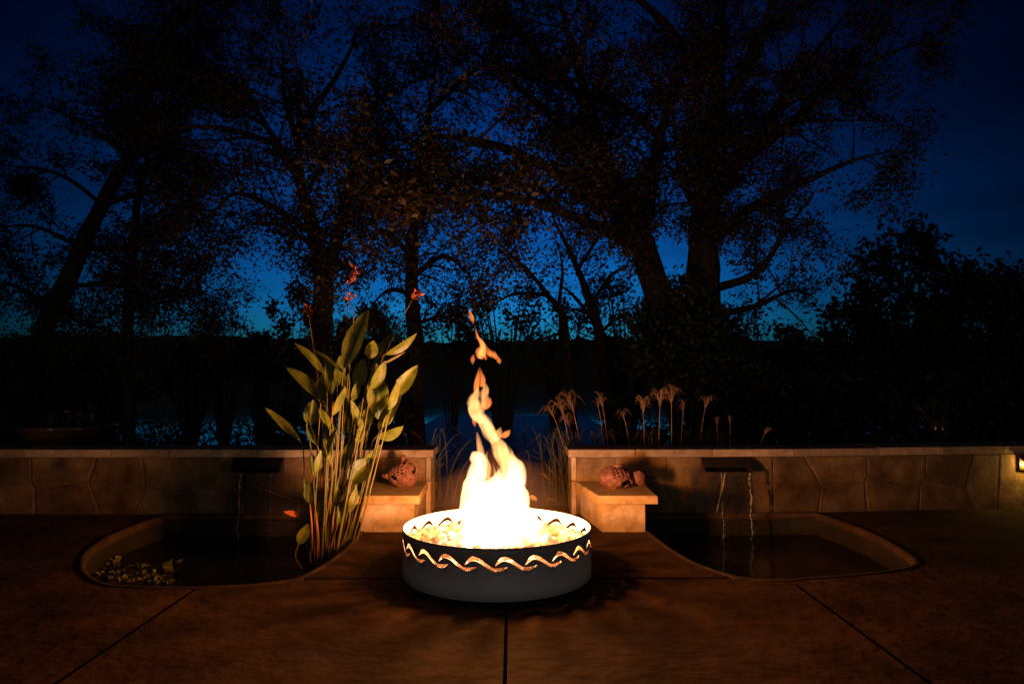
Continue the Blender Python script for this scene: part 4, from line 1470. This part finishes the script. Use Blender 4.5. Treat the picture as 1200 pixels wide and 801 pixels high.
make_tree('broadleaf_tree', T2, 11.2, 'slender tree with a forked stem rising behind the pond plants', 202, M['leaf'], .085, .14, (.4, 1.25), 9, 31, gap=.2)
T3 = [
    [(488, 520, .17, 0), (487, 420, .16, 0), (482, 320, .13, 0), (490, 240, .1, 0), (502, 150, .08, -.2), (512, 50, .06, -.4), (515, -60, .03, -.6)],
    [(483, 325, .06, 0), (520, 300, .045, -.2), (548, 320, .03, -.3), (556, 345, .015, -.4)],
    [(488, 260, .06, 0), (530, 215, .05, -.4), (580, 190, .03, -.8)],
    [(484, 300, .06, 0), (450, 270, .05, -.2), (425, 280, .03, -.4)],
    [(483, 345, .05, 0), (455, 340, .04, .1), (430, 365, .02, .2)],
    [(496, 190, .05, -.1), (450, 120, .04, -.5), (420, 60, .025, -.9)],
    [(505, 130, .05, -.2), (560, 80, .04, -.6), (610, 60, .025, -1)],
    [(487, 380, .04, 0), (510, 370, .03, 0), (525, 350, .02, 0)],
]
make_tree('broadleaf_tree', T3, 12.8, 'dark straight-stemmed tree between the pond plants and the flames', 303, M['leaf'], .085, .15, (.4, 1.3), 9, 33, gap=.2)
T4 = [
    [(672, 500, .11, 0), (662, 380, .1, 0), (642, 345, .08, 0), (618, 315, .06, -.1), (600, 300, .03, -.2)],
    [(655, 365, .05, 0), (660, 320, .04, .1), (650, 280, .02, .2)],
    [(640, 345, .05, 0), (600, 345, .04, -.1), (565, 365, .02, -.2)],
    [(625, 325, .04, 0), (590, 290, .03, -.1), (570, 270, .02, -.2)],
    [(660, 390, .04, 0), (620, 400, .03, -.1), (590, 395, .02, -.2)],
]
make_tree('broadleaf_tree', T4, 15.5, 'small crooked tree leaning toward the flames on the lake bank', 404, M['leaf'], .10, .18, (.3, 1.1), 5, 12, gap=.2)
T5 = [
    [(716, 500, .15, 0), (704, 400, .13, 0), (686, 345, .1, 0), (672, 300, .08, 0), (650, 255, .05, -.1), (640, 220, .03, -.2)],
    [(690, 355, .05, 0), (720, 320, .045, .1), (745, 310, .03, .2)],
    [(678, 315, .05, 0), (705, 270, .04, .1), (715, 235, .02, .2)],
    [(702, 390, .05, 0), (730, 370, .04, 0), (755, 375, .02, 0)],
    [(700, 385, .05, 0), (670, 345, .04, .2), (650, 330, .02, .3)],
]
make_tree('broadleaf_tree', T5, 15.0, 'thin curved tree growing beside the huge forked trunk', 505, M['leaf'], .10, .17, (.3, 1.2), 5, 12, gap=.2)
T6 = [
    [(8, 510, .24, 0), (52, 385, .2, 0), (105, 270, .16, 0), (148, 185, .13, 0), (178, 105, .09, 0), (205, 30, .06, 0), (225, -50, .03, 0)],
    [(96, 292, .06, 0), (160, 292, .05, -.2), (220, 318, .035, -.3), (268, 352, .02, -.4)],
    [(75, 335, .05, 0), (140, 335, .04, -.2), (200, 358, .03, -.3), (250, 380, .02, -.4)],
    [(120, 240, .06, 0), (180, 225, .05, -.2), (235, 250, .03, -.4), (270, 285, .015, -.4)],
    [(140, 200, .06, 0), (190, 165, .05, -.2), (245, 165, .03, -.4)],
    [(160, 155, .06, 0), (210, 105, .05, -.2), (265, 85, .03, -.4)],
    [(185, 90, .05, 0), (230, 50, .04, -.2), (290, 25, .03, -.3)],
    [(150, 185, .05, 0), (100, 145, .04, -.2), (55, 125, .025, -.4), (10, 110, .02, -.5)],
    [(120, 240, .05, 0), (70, 205, .04, -.2), (15, 195, .02, -.4), (-40, 200, .02, -.5)],
    [(95, 290, .05, 0), (40, 265, .04, -.2), (-20, 270, .02, -.4)],
    [(60, 370, .05, 0), (20, 335, .04, -.2), (-30, 335, .02, -.4)],
    [(175, 110, .05, 0), (150, 60, .04, 0), (140, 20, .02, 0)],
    [(60, 365, .05, 0), (120, 385, .04, 0), (190, 405, .02, 0)],
    [(205, 30, .05, 0), (260, -20, .04, -.2), (320, -40, .02, -.3)],
]
make_tree('leaning_tree', T6, 13.2, 'leaning tree with layered drooping boughs near the bowl planter', 606, M['leaf_dark'], .085, .13, (.4, 1.2), 10, 34, gap=.25, up=.05)
T6b = [
    [(150, 510, .14, 0), (150, 380, .12, 0), (158, 280, .1, 0), (170, 190, .08, 0), (195, 110, .05, 0), (215, 40, .03, 0)],
    [(155, 320, .05, 0), (110, 290, .04, .2), (70, 290, .02, .3)],
    [(160, 270, .05, 0), (205, 240, .04, .2), (240, 230, .02, .3)],
    [(168, 200, .05, 0), (130, 160, .04, .2), (100, 120, .02, .3)],
    [(185, 130, .05, 0), (230, 90, .04, .2), (260, 60, .02, .3)],
    [(152, 360, .05, 0), (200, 340, .04, .2), (235, 345, .02, .3)],
]
make_tree('broadleaf_tree', T6b, 14.6, 'dark upright tree standing behind the leaning layered tree', 707, M['leaf_dark'], .095, .15, (.4, 1.3), 9, 28, gap=.25)


def bushy(name, px, py_top, py_bot, hw, Y, label, seed, n=3000, leaf=.2, group='dark trees and shrubs beyond the terrace', trunk=True, cat='tree'):
    """rounded crown of clumped leaves on a short branching trunk"""
    rs = np.random.default_rng(seed)
    c = P(px, (py_top + py_bot) / 2, Y)
    rx = hw / FPX * Y
    rzz = (py_bot - py_top) / 2 / FPX * Y
    zg = min(terrain_z(c.x, Y), LAKE_Z if Y > 20 else 9)
    root = empty(name, (c.x, Y, zg))
    mb = MB()
    k = max(18, n // 90)
    cl_ = rs.normal(size=(k, 3)); cl_ /= np.linalg.norm(cl_, axis=1, keepdims=True)
    cl_ *= rs.uniform(.45, 1.0, (k, 1)) ** .6
    cl_[:, 2] = np.where(cl_[:, 2] < -.55, -.55, cl_[:, 2])
    cc = np.array(c)[None] + cl_ * np.array([[rx, rx * .8, rzz]])
    pts = []
    for ctr in cc:
        m = n // k
        pts.append(ctr[None] + rs.normal(0, 1, (m, 3)) * np.array([[rx * .14, rx * .14, rzz * .12]]))
    base = Vector((c.x, Y, zg - .2))
    for j in range(min(k, 22)):
        e = Vector(cc[j])
        mid = base.lerp(e, .5) + Vector((0, 0, .2 * rzz)); mid.x = c.x + (e.x - c.x) * .35; mid.y = Y + (e.y - Y) * .35
        sp = [Vector(s) for s in smooth_path([tuple(base), tuple(mid), tuple(e)], 4)]
        r0 = rx * .045
        V, F = tube(sp, [r0 * (1 - .85 * i / len(sp)) for i in range(len(sp))], 5)
        mb.add(V, F)
    mb.build('trunk' if trunk else 'stems', M['bark'], root, smooth=True)
    V, F = leaves_np(np.concatenate(pts), seed, leaf, rs, 1.7)
    np_obj('crown' if trunk else 'foliage', V, F, M['leaf_dark'], root)
    tag(root, label, cat, group)


bushy('round_tree', 1060, 268, 460, 62, 27, 'tallest round-crowned dark tree past the far end of the wall', 1, 7000, .26)
bushy('round_tree', 1145, 305, 470, 60, 26, 'round dark tree with a knobbly top, behind the wall lamp end', 2, 6000, .26)
bushy('round_tree', 1215, 315, 480, 55, 25, 'dark round tree crown next to the knobbly topped one', 3, 5000, .26)
bushy('round_tree', 990, 355, 470, 55, 26, 'low loose-leaved tree between the huge forked tree and the tallest round crown', 4, 3600, .26)
bushy('round_tree', 925, 390, 480, 40, 24, 'low dark thicket tree at the foot of the huge forked tree', 5, 2600, .24)
bushy('shrub', 30, 395, 500, 75, 19, 'dark wide shrub under the leaning tree', 6, 5000, .16, trunk=False, cat='shrub')
bushy('shrub', 130, 405, 480, 60, 21, 'dark low shrub under the upright tree', 7, 3600, .16, trunk=False, cat='shrub')
bushy('shrub', 225, 398, 470, 42, 22, 'ragged shrub between the layered boughs and the forked slender tree', 8, 2400, .15, trunk=False, cat='shrub')
bushy('shrub', 310, 392, 450, 40, 20, 'leafy shrub by the forked slender stem', 9, 2600, .14, trunk=False, cat='shrub')
bushy('shrub', 345, 330, 440, 30, 14, 'tall leafy shrub wrapped against the forked slender stem', 10, 1700, .11, trunk=False, cat='shrub')
bushy('shrub', 425, 350, 430, 36, 14, 'dense shrub filling between the slender and the straight-stemmed trees', 11, 1900, .11, trunk=False, cat='shrub')
bushy('shrub', 800, 330, 480, 62, 11.6, 'ivy-like shrub clothing the foot of the huge forked trunk', 12, 5200, .11, trunk=False, cat='shrub')
bushy('shrub', 870, 425, 540, 60, 12, 'dark shrub beside the huge trunk, behind the spillway wall', 13, 3600, .12, trunk=False, cat='shrub')
bushy('shrub', 985, 440, 545, 75, 13, 'broad black shrub mass behind the bowed wall', 14, 4600, .13, trunk=False, cat='shrub')
bushy('shrub', 1120, 430, 545, 80, 13.5, 'broad black shrub mass behind the clay urn', 15, 4600, .13, trunk=False, cat='shrub')
bushy('shrub', 1220, 425, 545, 60, 13, 'black shrub behind the lamp end of the wall', 16, 3600, .13, trunk=False, cat='shrub')
bushy('shrub', 740, 455, 535, 40, 12.5, 'dark low shrub behind the palm-like plumes', 17, 1800, .12, trunk=False, cat='shrub')
bushy('loose_tree', 592, 325, 425, 62, 17, 'loose small-leaved tree low behind the tip of the flames', 31, 1500, .12)
bushy('loose_tree', 735, 315, 425, 50, 17.5, 'loose small-leaved tree between the thin curved tree and the huge trunk', 32, 1300, .12)
bushy('loose_tree', 530, 350, 430, 34, 17, 'loose low tree beside the straight-stemmed dark tree', 33, 800, .12)
bushy('loose_tree', 655, 345, 430, 45, 18.5, 'loose low tree between the crooked and the curved small trees', 34, 1000, .12)
bushy('loose_tree', 265, 365, 440, 40, 18, 'loose low tree in the sky gap by the layered boughs', 35, 700, .12)
bushy('loose_tree', 890, 340, 440, 45, 18, 'loose low tree under the long boughs of the huge forked tree', 36, 1200, .12)
bushy('shrub', 440, 450, 530, 45, 12, 'dark low shrub behind the pond plants', 18, 2000, .12, trunk=False, cat='shrub')
bushy('shrub', 330, 470, 530, 30, 11, 'small dark shrub behind the wall near the pond plants', 19, 900, .11, trunk=False, cat='shrub')

# low growth along the shore, lake glinting through it
rs = np.random.default_rng(77)
cl_x = rs.uniform(-26, 26, 1700)
cl_y = rs.uniform(15.5, 24, 1700)
keep = (np.abs(cl_x + .1) > 2.2 + .04 * cl_y)
cl_x, cl_y = cl_x[keep], cl_y[keep]
pts = []
for x, y in zip(cl_x, cl_y):
    h = rs.uniform(.3, 1.7)
    zg = max(terrain_z(float(x), float(y)), LAKE_Z)
    m = 26
    pp = np.stack([x + rs.normal(0, .28, m), y + rs.normal(0, .2, m), zg + h * rs.uniform(0, 1, m) ** .8], 1)
    pts.append(pp)
V, F = leaves_np(np.concatenate(pts), 1, .2, rs, 3.2, -.6)
tag(np_obj('undergrowth', V, F, M['leaf_dark']), 'dark low growth along the lake shore', 'undergrowth', None, 'stuff')
